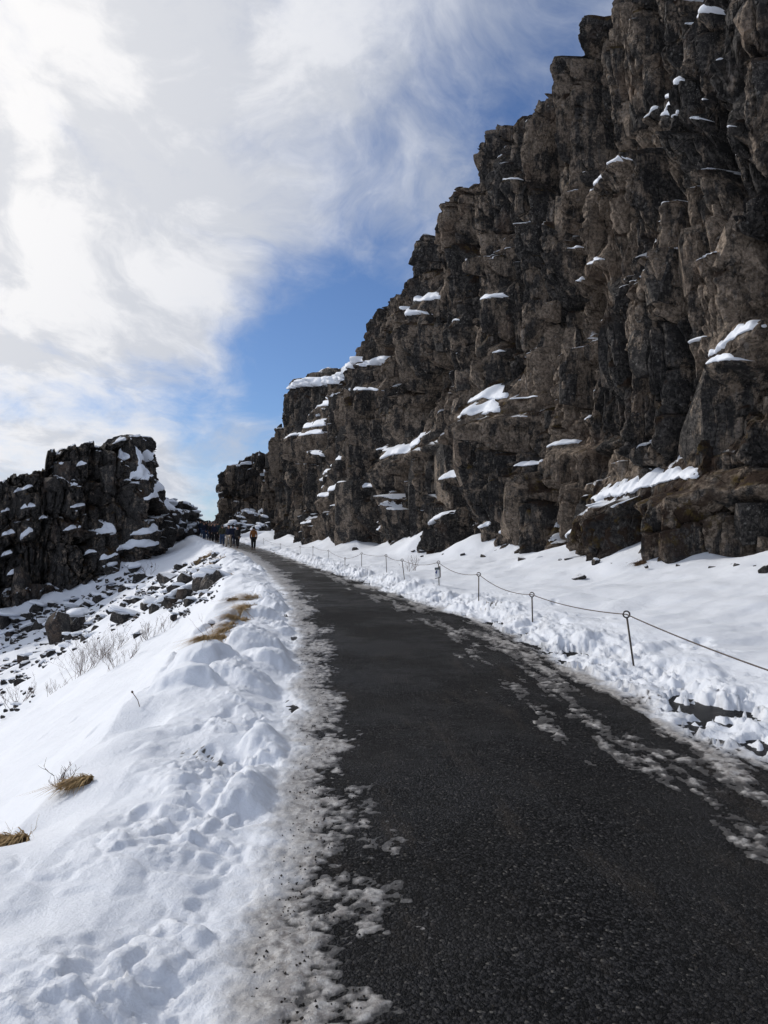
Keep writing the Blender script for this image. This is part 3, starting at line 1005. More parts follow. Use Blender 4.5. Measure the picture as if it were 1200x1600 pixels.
# the drift hanging over the rim of the far end
for i, q in enumerate([(440, 606, 512, 590, 14), (500, 592, 566, 566, 16), (552, 576, 574, 562, 14)]):
    MAIN.snow_patch(*q, proud=.15, seed=90 + i)
for i, q in enumerate(SP_LEFT):
    LEFT.snow_patch(*q, seed=200 + i)
for i, q in enumerate([(360, 728, 386, 722, 5), (400, 748, 414, 736, 8), (364, 806, 390, 798, 7), (390, 812, 416, 800, 10), (394, 742, 404, 738, 5)]):
    FAR.snow_patch(*q, seed=300 + i)

# ------------------------------------------------------------------ blocks and columns standing out of the faces
for i, q in enumerate([(1065, 655, 150, 190, .42, -.05), (880, 760, 90, 130, .9, .12), (755, 720, 70, 150, .8, 0), (1150, 815, 60, 70, .5, 0), (1165, 860, 55, 45, .5, 0), (690, 760, 46, 150, .5, .15), (655, 770, 50, 150, .5, 0),
                        (925, 620, 60, 90, .45, -.2), (560, 800, 46, 90, .4, 0), (990, 540, 40, 110, .35, 0), (940, 540, 40, 130, .4, 0), (830, 560, 40, 120, .4, 0)]):
    MAIN.block(*q[:5], seed=700 + i, lean=q[5])
rs = np.random.RandomState(5)
for i in range(150):
    y = 13 + 62 * rs.rand() ** 1.25
    a = float(main_a(y))
    t = float(MAIN.top(np.array([a]))[0])
    big = rs.rand()
    w = .4 + .8 * big ** 2
    MAIN.block_at(a, rs.uniform(1.5, t - 3.2), w, w * rs.uniform(1.1, 2.8), rs.uniform(.05, .2), rs, rs.uniform(-.15, .15))
for i in range(60):
    a = rs.uniform(12, 56)
    t = float(LEFT.top(np.array([a]))[0])
    w = rs.uniform(.6, 1.7)
    LEFT.block_at(a, rs.uniform(-3, t - 1.5), w, w * rs.uniform(1.0, 2.4), rs.uniform(.15, .5), rs, rs.uniform(-.15, .15))
for i in range(20):
    a = rs.uniform(10, 26)
    t = float(FAR.top(np.array([a]))[0])
    w = rs.uniform(.6, 1.5)
    FAR.block_at(a, rs.uniform(5, t - 1.2), w, w * rs.uniform(1.0, 2.4), rs.uniform(.15, .5), rs)


# ------------------------------------------------------------------ boulders
def boulder_mesh(seed):
    rs = np.random.RandomState(seed)
    bm = bmesh.new()
    for i in range(16):
        v = rs.normal(size=3)
        v /= np.linalg.norm(v)
        v = np.sign(v) * np.abs(v) ** .75
        bm.verts.new(Vector(v * rs.uniform(.75, 1.05)))
    bmesh.ops.convex_hull(bm, input=list(bm.verts))
    bmesh.ops.delete(bm, geom=[v for v in bm.verts if not v.link_faces], context='VERTS')
    bmesh.ops.dissolve_limit(bm, angle_limit=.25, verts=list(bm.verts), edges=list(bm.edges))
    bmesh.ops.bevel(bm, geom=list(bm.edges), offset=.06, segments=1, affect='EDGES')
    bmesh.ops.triangulate(bm, faces=[f for f in bm.faces if len(f.verts) > 4])
    me = bpy.data.meshes.new('boulder')
    bm.to_mesh(me)
    bm.free()
    me.materials.append(ROCKB)
    return me


def cap_mesh(seed):
    """a lumpy cushion of snow, flat below"""
    n, m = 18, 8
    rs = np.random.RandomState(seed)
    ph = np.linspace(0, 2 * np.pi, n, endpoint=False)
    rad = 1 + .28 * np.sin(2 * ph + rs.uniform(0, 6)) + .16 * np.sin(3 * ph + rs.uniform(0, 6)) + .1 * np.sin(5 * ph + rs.uniform(0, 6))
    verts, faces = [(0, 0, 1)], []
    for j in range(1, m + 1):
        t = j / m * .62 * np.pi
        for i in range(n):
            r = math.sin(t) * rad[i]
            z = math.cos(t) * (1 + .2 * math.sin(3 * ph[i] + seed) * math.sin(t)) if j < m else -.9
            verts.append((r * math.cos(ph[i]), r * math.sin(ph[i]), z))
    for i in range(n):
        faces.append((0, 1 + i, 1 + (i + 1) % n))
        for j in range(m - 1):
            a, b = 1 + j * n + i, 1 + j * n + (i + 1) % n
            faces.append((a, a + n, b + n, b))
    faces.append(tuple(reversed([1 + (m - 1) * n + i for i in range(n)])))
    me = bpy.data.meshes.new('snow_cap')
    me.from_pydata(verts, [], faces)
    me.materials.append(CAP)
    me.polygons.foreach_set('use_smooth', np.ones(len(me.polygons), bool))
    return me


BM = [boulder_mesh(900 + i) for i in range(14)]
CM = [cap_mesh(i) for i in range(6)]
RB = random.Random(11)


def boulder(px, py, wpx, hpx, label, group, cap=None, sink=.35, pos=None, name='boulder'):
    p = pos or land_at(px, py)
    m = math.hypot(p.x, p.y) / FPX
    w, h = wpx * m * .5, hpx * m * .5
    o = bpy.data.objects.new(name, RB.choice(BM))
    COL.objects.link(o)
    o.location = (p.x, p.y, p.z + h * (1 - 2 * sink))
    o.scale = (w, w * RB.uniform(.7, 1.1), h)
    o.rotation_euler = (RB.uniform(-.35, .35), RB.uniform(-.35, .35), RB.uniform(0, 6.28))
    tag(o, label, 'boulder', group)
    if cap is None:
        cap = RB.random() < .7
    if cap:
        c = bpy.data.objects.new('snow_cap', RB.choice(CM))
        COL.objects.link(c)
        c.parent = o
        s = RB.uniform(.7, .98)
        c.location = (RB.uniform(-.15, .15), RB.uniform(-.15, .15), .72)
        c.scale = (s, s, RB.uniform(.16, .28))
    return o


def in_poly(x, y, P):
    r = False
    for i in range(len(P)):
        (ax, ay), (bx, by) = P[i], P[i - 1]
        if (ay > y) != (by > y) and x < (bx - ax) * (y - ay) / (by - ay) + ax:
            r = not r
    return r


ORD = ['', 'second', 'third', 'fourth', 'fifth', 'sixth', 'seventh', 'eighth', 'ninth', 'tenth']


def scatter(poly, n, smin, smax, label, group, cap=.7, gap=.6):
    xs, ys = [p[0] for p in poly], [p[1] for p in poly]
    done, made = [], []
    tries = 0
    while len(done) < n and tries < n * 60:
        tries += 1
        x, y = RB.uniform(min(xs), max(xs)), RB.uniform(min(ys), max(ys))
        if not in_poly(x, y, poly):
            continue
        w = smin + (smax - smin) * RB.random() ** 2.6
        if any(math.hypot(x - a, (y - b) * 1.4) < (w + c) * .5 * gap for a, b, c in done):
            continue
        done.append((x, y, w))
        made.append((w, boulder(x, y, w, w * RB.uniform(.6, 1.05), label, group, RB.random() < cap, RB.uniform(.28, .55))))
    for k, (w, o) in enumerate(sorted(made, key=lambda t: -t[0])[:len(ORD)]):
        o['label'] = ORD[k] + ' largest ' + label.split(' ', 1)[1] if k else 'largest ' + label


# single rocks that stand out
for (x, y, w, h, lab) in [(92, 1003, 44, 62, 'tall mossy dark boulder under the left buttress, largest of the talus'), (118, 985, 46, 44, 'broad dark boulder leaning behind the tallest talus rock'),
                          (288, 935, 32, 26, 'square dark boulder in the middle of the slope below the brown grass'), (314, 922, 40, 38, 'brownish boulder highest on the slope just below the path bank'),
                          (214, 996, 14, 12, 'small lone pointed rock on the open snow slope'), (330, 978, 12, 11, 'small dark stone in the snow beside the bare sapling'), (272, 968, 18, 15, 'lone dark rock at the lower end of the rock field'),
                          (240, 958, 22, 20, 'small squat dark rock just above the low spreading shrub')]:
    boulder(x, y, w, h, lab, None, None, .25)
scatter([(225, 905), (340, 868), (345, 900), (330, 935), (285, 965), (250, 950), (215, 945)], 75, 9, 48, 'dark basalt rock half buried in snow on the slope below the path', 'rocks on the slope below the path', .75)
scatter([(0, 965), (60, 955), (150, 925), (215, 915), (235, 950), (180, 985), (120, 1010), (70, 1040), (0, 1050)], 85, 10, 50, 'dark snow capped rock in the talus at the foot of the left buttress', 'talus rocks under the left buttress', .8)
scatter([(135, 870), (200, 850), (225, 890), (215, 925), (160, 925)], 24, 12, 34, 'snow capped dark rock on the shelf low on the left buttress', 'rocks on the shelf of the left buttress', .85)
scatter([(0, 1040), (40, 1040), (60, 1085), (20, 1120), (0, 1120)], 12, 10, 26, 'snow covered rock at the left edge below the shrubs', 'rocks at the left edge', .8)
scatter([(200, 868), (262, 835), (268, 850), (240, 880)], 10, 7, 16, 'small rock poking out of the snow under the left buttress corner', 'small rocks under the buttress corner', .5)


# the broken heap that runs down from the buttress to the gap, and the talus at the far block
def heap(cells, label, group):
    for (x, y, z, r) in cells:
        o = bpy.data.objects.new('boulder', RB.choice(BM))
        COL.objects.link(o)
        o.location = (x, y, z)
        o.scale = (r, r * RB.uniform(.8, 1.1), r * RB.uniform(.7, 1.0))
        o.rotation_euler = (RB.uniform(-.3, .3), RB.uniform(-.3, .3), RB.uniform(0, 6.28))
        tag(o, label, 'boulder', group)
        if RB.random() < .8:
            c = bpy.data.objects.new('snow_cap', RB.choice(CM))
            COL.objects.link(c)
            c.parent = o
            s = RB.uniform(.6, .85)
            c.location = (RB.uniform(-.1, .1), RB.uniform(-.25, .0), .68)
            c.scale = (s, s, .24)


cells = []
for i in range(60):
    k = RB.random()
    px = 248 + 58 * k
    topy = np.interp(px, [248, 262, 285, 300, 308], [770, 775, 786, 793, 812])
    py = RB.uniform(topy + 4, 838)
    y = 84 + 8 * k + RB.uniform(-1.5, 1.5) - (py - topy) * .04
    d = pix_dir(px, py)
    t = y / d.y
    cells.append((d.x * t, y, EYE + d.z * t, RB.uniform(.45, 1.15)))
heap(cells, 'angular snow topped block in the heap beside the gap', 'blocks heaped beside the gap')
cells = []
for i in range(34):
    px = RB.uniform(352, 420)
    py = RB.uniform(np.interp(px, [352, 385, 400, 420], [826, 800, 806, 790]), 832)
    y = 93 - (py - 790) * .10 + RB.uniform(-.5, .5)
    d = pix_dir(px, py)
    t = y / d.y
    cells.append((d.x * t, y, EYE + d.z * t, RB.uniform(.35, .9)))
heap(cells, 'snow topped rock in the talus at the foot of the far cliff block', 'talus under the far cliff block')

scatter([(440, 858), (560, 866), (690, 872), (800, 880), (1180, 892), (1180, 884), (800, 872), (690, 864), (560, 860), (440, 853)], 22, 6, 20, 'dark fallen stone in the snow at the foot of the right cliff', 'stones at the foot of the right cliff', .35)
boulder(906, 903, 26, 10, 'low brown stone just breaking the snow below the cliff foot', None, False, .4)
boulder(1196, 895, 26, 22, 'rounded brown boulder at the right edge of the snow', None, False, .3)

# ------------------------------------------------------------------ rope fence
STEEL = mat_plain('dark_steel', (0.045, 0.040, 0.038), (0.10, 0.085, 0.075), 30, 0.55, 0.4, 0.2, 0.002, 0.6)
ROPE = mat_plain('grey_rope', (0.075, 0.062, 0.056), (0.15, 0.125, 0.115), 60, 0.85, 0.2, 0.4, 0.003)


def tube(path, r, n=6):
    """verts, faces of a tube along points"""
    P = [Vector(p) for p in path]
    vs, fs = [], []
    for i, p in enumerate(P):
        t = (P[min(i + 1, len(P) - 1)] - P[max(i - 1, 0)]).normalized()
        a = t.cross(Vector((0, 0, 1)) if abs(t.z) < .9 else Vector((1, 0, 0))).normalized()
        b = t.cross(a)
        ri = r[i] if hasattr(r, '__len__') else r
        for k in range(n):
            th = 2 * math.pi * k / n
            vs.append(p + (a * math.cos(th) + b * math.sin(th)) * ri)
    for i in range(len(P) - 1):
        for k in range(n):
            k2 = (k + 1) % n
            fs.append((i * n + k, i * n + k2, (i + 1) * n + k2, (i + 1) * n + k))
    fs.append(tuple(range(n - 1, -1, -1)))
    fs.append(tuple((len(P) - 1) * n + k for k in range(n)))
    return vs, fs


def surf(x, y):
    return float(fine_land(np.array([[x]], float), np.array([[y]], float))[0][0, 0])


def fence_post(px, base, topx, topy, label, group='thin steel posts of the rope fence'):
    p = land_at(px, base)
    d = pix_dir(topx, topy)
    top = Vector((d.x, d.y, d.z)) * (p.y / d.y) + Vector((0, 0, EYE))
    z = surf(p.x, p.y)
    R = .042
    thick = .011
    root = bpy.data.objects.new('fence_post', None)
    COL.objects.link(root)
    root.location = (p.x, p.y, z)
    tag(root, label, 'fence post', group)
    o = Vector((p.x, p.y, z))
    tip = top - o
    ax = tip.normalized()
    foot = -ax * .25
    vs, fs = tube([foot, tip - ax * (2 * R)], thick, 8)
    mesh_obj('shaft', vs, fs, STEEL, root, True)
    side = Vector((1, 0, 0)) - ax * ax.x
    side.normalize()
    c = tip - ax * R
    ring = [c + (side * math.cos(t) + ax * math.sin(t)) * (R - .006) for t in np.linspace(0, 2 * math.pi, 17)]
    vs, fs = tube(ring, .009, 6)
    mesh_obj('ring', vs, fs, STEEL, root, True)
    return o + c


POSTS = [(1330, 1180, 1320, 1078, None), (990, 1037, 978, 954, 'leaning steel ring post nearest the camera on the right bank'), (832, 968, 831, 925, 'short upright ring post second from the leaning one'),
         (748, 945, 748, 894, 'upright ring post between the short post and the sign post'), (686, 915, 685, 876, 'ring post carrying the small white sign'), (632, 903, 628, 873, 'slightly tilted post just beyond the sign post'),
         (604, 895, 603, 866, 'upright post in front of the bare twigs on the right'), (565, 885, 565, 863, 'thin post in front of the cliff foot, third beyond the sign'), (539, 881, 539, 871, 'stubby post nearly buried in snow along the cliff foot'),
         (513, 873, 513, 859, 'far thin post near the cliff foot where the snow drifts up'), (489, 869, 489, 853, 'far thin post below the dark cliff corner'), (469, 866, 469, 853, 'distant post beside the path bend'),
         (438, 860, 438, 849, 'distant post at the corner of the long cliff'), (412, 850, 412, 841, 'farthest post on the right beyond the walker in brown')]
tops = []
for (a, b, c, d, lab) in POSTS:
    tops.append(fence_post(a, b, c, d, lab or 'ring post past the right edge of the picture'))


def rope(pts, sag, label, r=.0065):
    path = []
    for (p, q), sg in zip(zip(pts[:-1], pts[1:]), sag):
        n = 14
        for i in range(n):
            t = i / n
            path.append(p.lerp(q, t) - Vector((0, 0, sg * 4 * t * (1 - t))))
    path.append(pts[-1])
    vs, fs = tube(path, r, 6)
    o = mesh_obj('rope', vs, fs, ROPE, None, True)
    return tag(o, label, 'rope')


rope(tops, [.03, .05, .10, .11, .10, .06, .05, .06, .05, .06, .07, .10, .12], 'grey rope sagging from ring to ring along the right bank')
lt = [fence_post(a, b, c, d, lab, 'posts of the left rope fence') for (a, b, c, d, lab) in [(273, 846, 273, 835, 'thin far post on the snow left of the crowd'), (300, 838, 300, 829, 'thin far post close to the lone dark figure on the left')]]
rope(lt, [.12], 'thin rope between the two far posts on the left', .007)

# the small notice on the fourth post
WHITE = mat_plain('sign_white', (0.70, 0.71, 0.73), (0.78, 0.79, 0.80), 4, 0.4, 0.4, 0.05, 0.001)
SLATE = mat_plain('sign_slate', (0.07, 0.085, 0.09), (0.13, 0.15, 0.155), 10, 0.5, 0.4, 0.1, 0.001)
BLUE = mat_plain('sign_blue', (0.05, 0.06, 0.22), (0.07, 0.08, 0.28), 10, 0.5, 0.4, 0.05, 0.001)
WOOD = mat_plain('grey_wood', (0.12, 0.105, 0.095), (0.25, 0.22, 0.20), 25, 0.8, 0.2, 0.4, 0.004)


def box(name, cx, cy, cz, sx, sy, sz, mat, parent, rot=0.0, bev=.003):
    bm = bmesh.new()
    bmesh.ops.create_cube(bm, size=1.0)
    for v in bm.verts:
        v.co = Vector((v.co.x * sx, v.co.y * sy, v.co.z * sz))
    bmesh.ops.bevel(bm, geom=list(bm.edges), offset=bev, segments=1, affect='EDGES')
    bmesh.ops.rotate(bm, cent=(0, 0, 0), matrix=Matrix.Rotation(rot, 3, 'Y'), verts=list(bm.verts))
    me = bpy.data.meshes.new(name)
    bm.to_mesh(me)
    bm.free()
    me.materials.append(mat)
    o = bpy.data.objects.new(name, me)
    COL.objects.link(o)
    o.location = (cx, cy, cz)
    o.parent = parent
    return o


sp = tops[4]
m = sp.y / FPX
root = bpy.data.objects.new('notice_sign', None)
COL.objects.link(root)
root.location = (sp.x, sp.y - .035, sp.z)
tag(root, 'small white notice with slate header and blue mark on a fence post', 'sign')
box('backing_board', 2.2 * m, .012, -14.5 * m, 2.2 * m, .016, 17 * m, WOOD, root, -.03)
box('header_plate', -2.4 * m, -.006, -9.6 * m, 7.4 * m, .012, 3.6 * m, SLATE, root, -.08)
sheet = box('notice_panel', -2.0 * m, .002, -17 * m, 6.8 * m, .010, 11 * m, WHITE, root, -.03)
mk = [(-.018, 0), (.012, -.03), (.022, .05), (.002, .035), (-.010, -.01)]
vs = [(x * 1.3 - .03, -.0085, z * 1.3 + .02) for x, z in mk] + [(x * 1.3 - .03, -.0055, z * 1.3 + .02) for x, z in mk]
n = len(mk)
mesh_obj('blue_mark', vs, [tuple(range(n)), tuple(range(2 * n - 1, n - 1, -1))] + [(i, i + n, (i + 1) % n + n, (i + 1) % n) for i in range(n)], BLUE, sheet)
box('lower_rail', -1.6 * m, -.008, -24.2 * m, 8.6 * m, .014, 1.3 * m, SLATE, root, -.16)


# ------------------------------------------------------------------ plants
TWIG = mat_plain('twig', (0.075, 0.050, 0.040), (0.16, 0.115, 0.095), 20, 0.85, 0.2, 0.3, 0.003)
STRAW = mat_plain('straw', (0.24, 0.155, 0.070), (0.42, 0.30, 0.155), 9, 0.85, 0.2, 0.2, 0.003)
EARTH = mat_plain('brown_earth', (0.055, 0.036, 0.022), (0.15, 0.10, 0.058), 22, 0.95, 0.1, 0.8, 0.03)
HEATH = mat_plain('heather', (0.045, 0.026, 0.020), (0.10, 0.060, 0.042), 20, 0.9, 0.15, 0.3, 0.003)


def shrub(px, py, hpx, wpx, stems, depth, label, seed, mat=TWIG, lean=(0, 0), name='bare_shrub', thick=1.0):
    rs = random.Random(seed)
    p = land_at(px, py)
    m = math.hypot(p.x, p.y) / FPX
    H, W = hpx * m, wpx * m
    root = bpy.data.objects.new(name, None)
    COL.objects.link(root)
    root.location = (p.x, p.y, surf(p.x, p.y) - .02)
    tag(root, label, 'shrub')
    for s in range(stems):
        vs, fs = [], []

        def branch(b, d, L, r, lev):
            pts = [b]
            q, dd = b.copy(), d.copy()
            for i in range(4):
                dd = (dd + Vector((rs.uniform(-.3, .3), rs.uniform(-.3, .3), rs.uniform(-.05, .25)))).normalized()
                q = q + dd * L / 4
                pts.append(q.copy())
            v, f = tube(pts, [r * (1 - .17 * i) for i in range(5)], 3)
            o = len(vs)
            vs.extend(v)
            fs.extend([tuple(x + o for x in g) for g in f])
            if lev > 0:
                for i in range(rs.randint(2, 4)):
                    k = rs.randint(1, 4)
                    nd = (dd + Vector((rs.uniform(-1, 1), rs.uniform(-1, 1), rs.uniform(-.2, .7)))).normalized()
                    branch(pts[k], nd, L * rs.uniform(.4, .7), r * .6, lev - 1)
        b = Vector((rs.uniform(-.5, .5) * W * .7, rs.uniform(-.4, .4) * W * .7, 0))
        gz = surf(p.x + b.x, p.y + b.y) - surf(p.x, p.y)
        b.z = max(-.8, min(.8, gz)) - .02
        d = Vector((b.x / max(W, .01) * 1.8 + lean[0] + rs.uniform(-.45, .45), lean[1] + rs.uniform(-.5, .5), .8)).normalized()
        branch(b, d, H * rs.uniform(.55, .85), max(.004, m * .33) * thick, depth)
        mesh_obj('stem', vs, fs, mat, root)
    return root


shrub(128, 1056, 44, 66, 22, 3, 'largest of the bare brown shrubs on the left slope, densest at its base', 1)
shrub(165, 1026, 38, 52, 16, 3, 'bare reddish shrub above and right of the densest one', 2)
shrub(190, 1040, 30, 50, 14, 3, 'pale thin bare shrub right of the brown shrub clump', 3)
shrub(245, 992, 24, 56, 18, 3, 'low spreading bare shrub below the rock field', 4)
shrub(228, 902, 22, 26, 5, 2, 'faint bare shrub high in the gully under the buttress', 5)
shrub(331, 990, 40, 10, 4, 1, 'thin bare sapling leaning left on the open slope', 6, lean=(-.55, 0), thick=.8)
shrub(35, 1095, 26, 44, 12, 3, 'frosted bare shrub at the left edge of the slope', 7)
shrub(85, 1075, 20, 34, 9, 2, 'sparse twiggy shrub between the left edge and the big shrub', 8)
shrub(92, 1208, 46, 22, 6, 2, 'dark heather sprig poking from the snow above the brown turf', 9, HEATH, (.35, 0), 'heather_sprig', 1.1)
shrub(15, 1284, 40, 40, 4, 1, 'wispy dry stalks at the left edge of the bank', 10, STRAW, (-.4, 0), 'dry_stalks', .5)
shrub(640, 892, 24, 46, 9, 2, 'bare twigs sticking from the snow by the right cliff foot', 11)
shrub(395, 962, 40, 20, 5, 1, 'long dry weed stems fanning left from the grassy edge', 12, STRAW, (-.9, 0), 'dry_stalks', .6)
# the single stalk with its seed head
p = land_at(221, 1101)
m = p.y / FPX
root = bpy.data.objects.new('dead_stalk', None)
COL.objects.link(root)
root.location = (p.x, p.y, surf(p.x, p.y))
tag(root, 'single dead stalk with a dark seed head alone on the snow slope', 'stalk')
vs, fs = tube([(0, 0, -.05), (-6 * m, 0, 10 * m), (-14 * m, 0, 21 * m)], .0035, 5)
mesh_obj('stem', vs, fs, TWIG, root)
vs, fs = tube([(-13.5 * m, 0, 20.5 * m), (-14.3 * m, 0, 21.6 * m), (-15 * m, 0, 23 * m), (-15.4 * m, 0, 24 * m)], [.004, .010, .009, .003], 6)
mesh_obj('seed_head', vs, fs, HEATH, root)


def grass(px, py, wpx, hpx, blades, label, seed, group=None, mat=STRAW, fall=(-.8, -.5), mat_pad=True, blade_px=14):
    """a patch of dead grass pressed down the slope: a pad of earth and a mop of blades"""
    rs = np.random.RandomState(seed)
    p = land_at(px, py)
    m = math.hypot(p.x, p.y) / FPX
    W, Dp = wpx * m * .5, hpx * m * 1.3
    root = bpy.data.objects.new('dead_grass', None)
    COL.objects.link(root)
    z0 = surf(p.x, p.y)
    root.location = (p.x, p.y, z0)
    tag(root, label, 'grass', group)

    def gz(x, y):
        return fine_land((p.x + x)[None, :], (p.y + y)[None, :])[0][0] - z0
    if mat_pad:
        n, k = 20, 7
        ph = np.linspace(0, 2 * np.pi, n, endpoint=False)
        rad = 1 + .3 * np.sin(2 * ph + seed) + .2 * np.sin(3 * ph + 2 * seed) + .12 * rs.uniform(-1, 1, n)
        vs, fs = [], []
        for j in range(k):
            f = j / (k - 1)
            x, y = W * f * rad * np.cos(ph), Dp * f * rad * np.sin(ph)
            zz = gz(x, y) + .03 * (1 - f ** 2) - .06 * (j == k - 1) + .02 * rs.uniform(-1, 1, n)
            vs += [Vector(q) for q in zip(x, y, zz)]
        for j in range(k - 1):
            for i in range(n):
                i2 = (i + 1) % n
                fs.append((j * n + i, j * n + i2, (j + 1) * n + i2, (j + 1) * n + i))
        mesh_obj('turf', vs, [f[::-1] for f in fs], EARTH, root)
    r, th = np.sqrt(rs.rand(blades)) * .95, rs.rand(blades) * 2 * np.pi
    bx, by = W * r * np.cos(th), Dp * r * np.sin(th)
    bz = gz(bx, by)
    vs, fs = [], []
    for i in range(blades):
        L = blade_px * m * rs.uniform(.6, 1.4)
        a = Vector((fall[0] + rs.normal() * .6, fall[1] + rs.normal() * .6, 0))
        w = max(.004, m * .28)
        sd = Vector((-a.y, a.x, 0)).normalized() * w
        b = Vector((bx[i], by[i], bz[i] + .02))
        up = rs.uniform(.15, .75)
        c = b + a * L * .35 + Vector((0, 0, L * .33 * up))
        e = b + a * L + Vector((0, 0, L * (.25 * up - .35)))
        o = len(vs)
        vs += [b - sd, b + sd, c - sd * .8, c + sd * .8, e]
        fs += [(o, o + 1, o + 3, o + 2), (o + 2, o + 3, o + 4)]
    mesh_obj('blades', vs, fs, mat, root)


for i in range(15):
    t = i / 14
    x = np.interp(t, [0, .2, 1], [391, 386, 322]) + RB.uniform(-3, 3)
    y = np.interp(t, [0, .2, 1], [936, 956, 1030]) + RB.uniform(-2, 2)
    grass(x, y, RB.uniform(16, 28) * (1.1 - .4 * t), RB.uniform(4, 7), RB.randint(160, 320), 'straw coloured grass in the long strip along the bank crest', 20 + i, 'straw grass strip on the bank crest', blade_px=RB.uniform(16, 28), mat_pad=False)
grass(322, 872, 26, 10, 140, 'brown turf patch on the bank below the nearest walkers, upper one', 30, fall=(-.6, -.6))
grass(338, 880, 30, 12, 160, 'brown turf patch on the bank below the walkers, larger lower one', 31, fall=(-.6, -.6))
grass(356, 897, 14, 7, 80, 'small brown tuft on the bank between the turf patches and the grass strip', 32)
grass(364, 937, 16, 10, 90, 'dark grass tuft left of the head of the straw strip', 33, None, HEATH)
grass(126, 1204, 42, 6, 260, 'brown turf patch bare of snow beside the heather sprig', 34, blade_px=24)
grass(22, 1282, 50, 7, 280, 'brown grassy patch at the left edge of the bank', 35, blade_px=34)
grass(1000, 878, 24, 6, 60, 'dry grass at the foot of the mossy ledge under the right cliff', 36, None, HEATH)


# ------------------------------------------------------------------ grit on the path
def grit():
    rs = np.random.RandomState(77)
    vs, fs = [], []
    n = 0
    while n < 3200:
        y = 1.9 + 12 * rs.rand() ** 2
        L, R = float(xl(y)), float(xr(y))
        k = rs.rand()
        x = L + abs(rs.normal()) * .35 if k < .5 else (R - abs(rs.normal()) * .6 if k < .75 else rs.uniform(L, R))
        if x < L or x > R + .3:
            continue
        n += 1
        r = rs.uniform(.0025, .0075)
        z = float(zpath(y)) + r * .3 + (.012 if x < L + .3 else .004)
        o = len(vs)
        a = rs.uniform(0, 6)
        for q in ((1, 0, 0), (-.5, .87, 0), (-.5, -.87, 0), (.2, .1, .9), (0, 0, -.8)):
            c, s_ = math.cos(a), math.sin(a)
            vs.append((x + (q[0] * c - q[1] * s_) * r * rs.uniform(.7, 1.3), y + (q[0] * s_ + q[1] * c) * r, z + q[2] * r))
        fs += [(o, o + 1, o + 3), (o + 1, o + 2, o + 3), (o + 2, o, o + 3), (o + 1, o, o + 4), (o + 2, o + 1, o + 4), (o, o + 2, o + 4)]
    n = 0
    while n < 2600:
        y = rs.uniform(4.6, 10.5)
        x = float(xr(y)) + rs.uniform(-.25, 1.15)
        n += 1
        r = rs.uniform(.006, .022)
        z = float(zpath(y)) - .03 + r * .5
        o = len(vs)
        a = rs.uniform(0, 6)
        c, s_ = math.cos(a), math.sin(a)
        for q in ((1, 0, 0), (-.5, .87, 0), (-.5, -.87, 0), (.2, .1, .9), (0, 0, -.8)):
            vs.append((x + (q[0] * c - q[1] * s_) * r * rs.uniform(.7, 1.3), y + (q[0] * s_ + q[1] * c) * r, z + q[2] * r))
        fs += [(o, o + 1, o + 3), (o + 1, o + 2, o + 3), (o + 2, o, o + 3), (o + 1, o, o + 4), (o + 2, o + 1, o + 4), (o, o + 2, o + 4)]
    g = mesh_obj('grit', vs, fs, mat_plain('grit_stone', (0.012, 0.011, 0.010), (0.075, 0.066, 0.058), 90, .85, .15))
    tag(g, 'loose dark grit scattered over the ice and asphalt', 'grit', kind='stuff')


grit()


# ------------------------------------------------------------------ people
def skin(name, nodes, edges, mat, sub=1):
    me = bpy.data.meshes.new(name)
    keys = list(nodes)
    me.from_pydata([nodes[k][0] for k in keys], [(keys.index(a), keys.index(b)) for a, b in edges], [])
    o = bpy.data.objects.new(name, me)
    COL.objects.link(o)
    o.modifiers.new('skin', 'SKIN')
    for i, k in enumerate(keys):
        r = nodes[k][1]
        me.skin_vertices[0].data[i].radius = r if isinstance(r, tuple) else (r, r)
    me.skin_vertices[0].data[0].use_root = True
    ss = o.modifiers.new('sub', 'SUBSURF')
    ss.levels = ss.render_levels = sub
    dg = bpy.context.evaluated_depsgraph_get()
    out = bpy.data.meshes.new_from_object(o.evaluated_get(dg))
    bpy.data.objects.remove(o)
    out.name = name
    out.materials.clear()
    out.materials.append(mat)
    out.polygons.foreach_set('use_smooth', np.ones(len(out.polygons), bool))
    return out


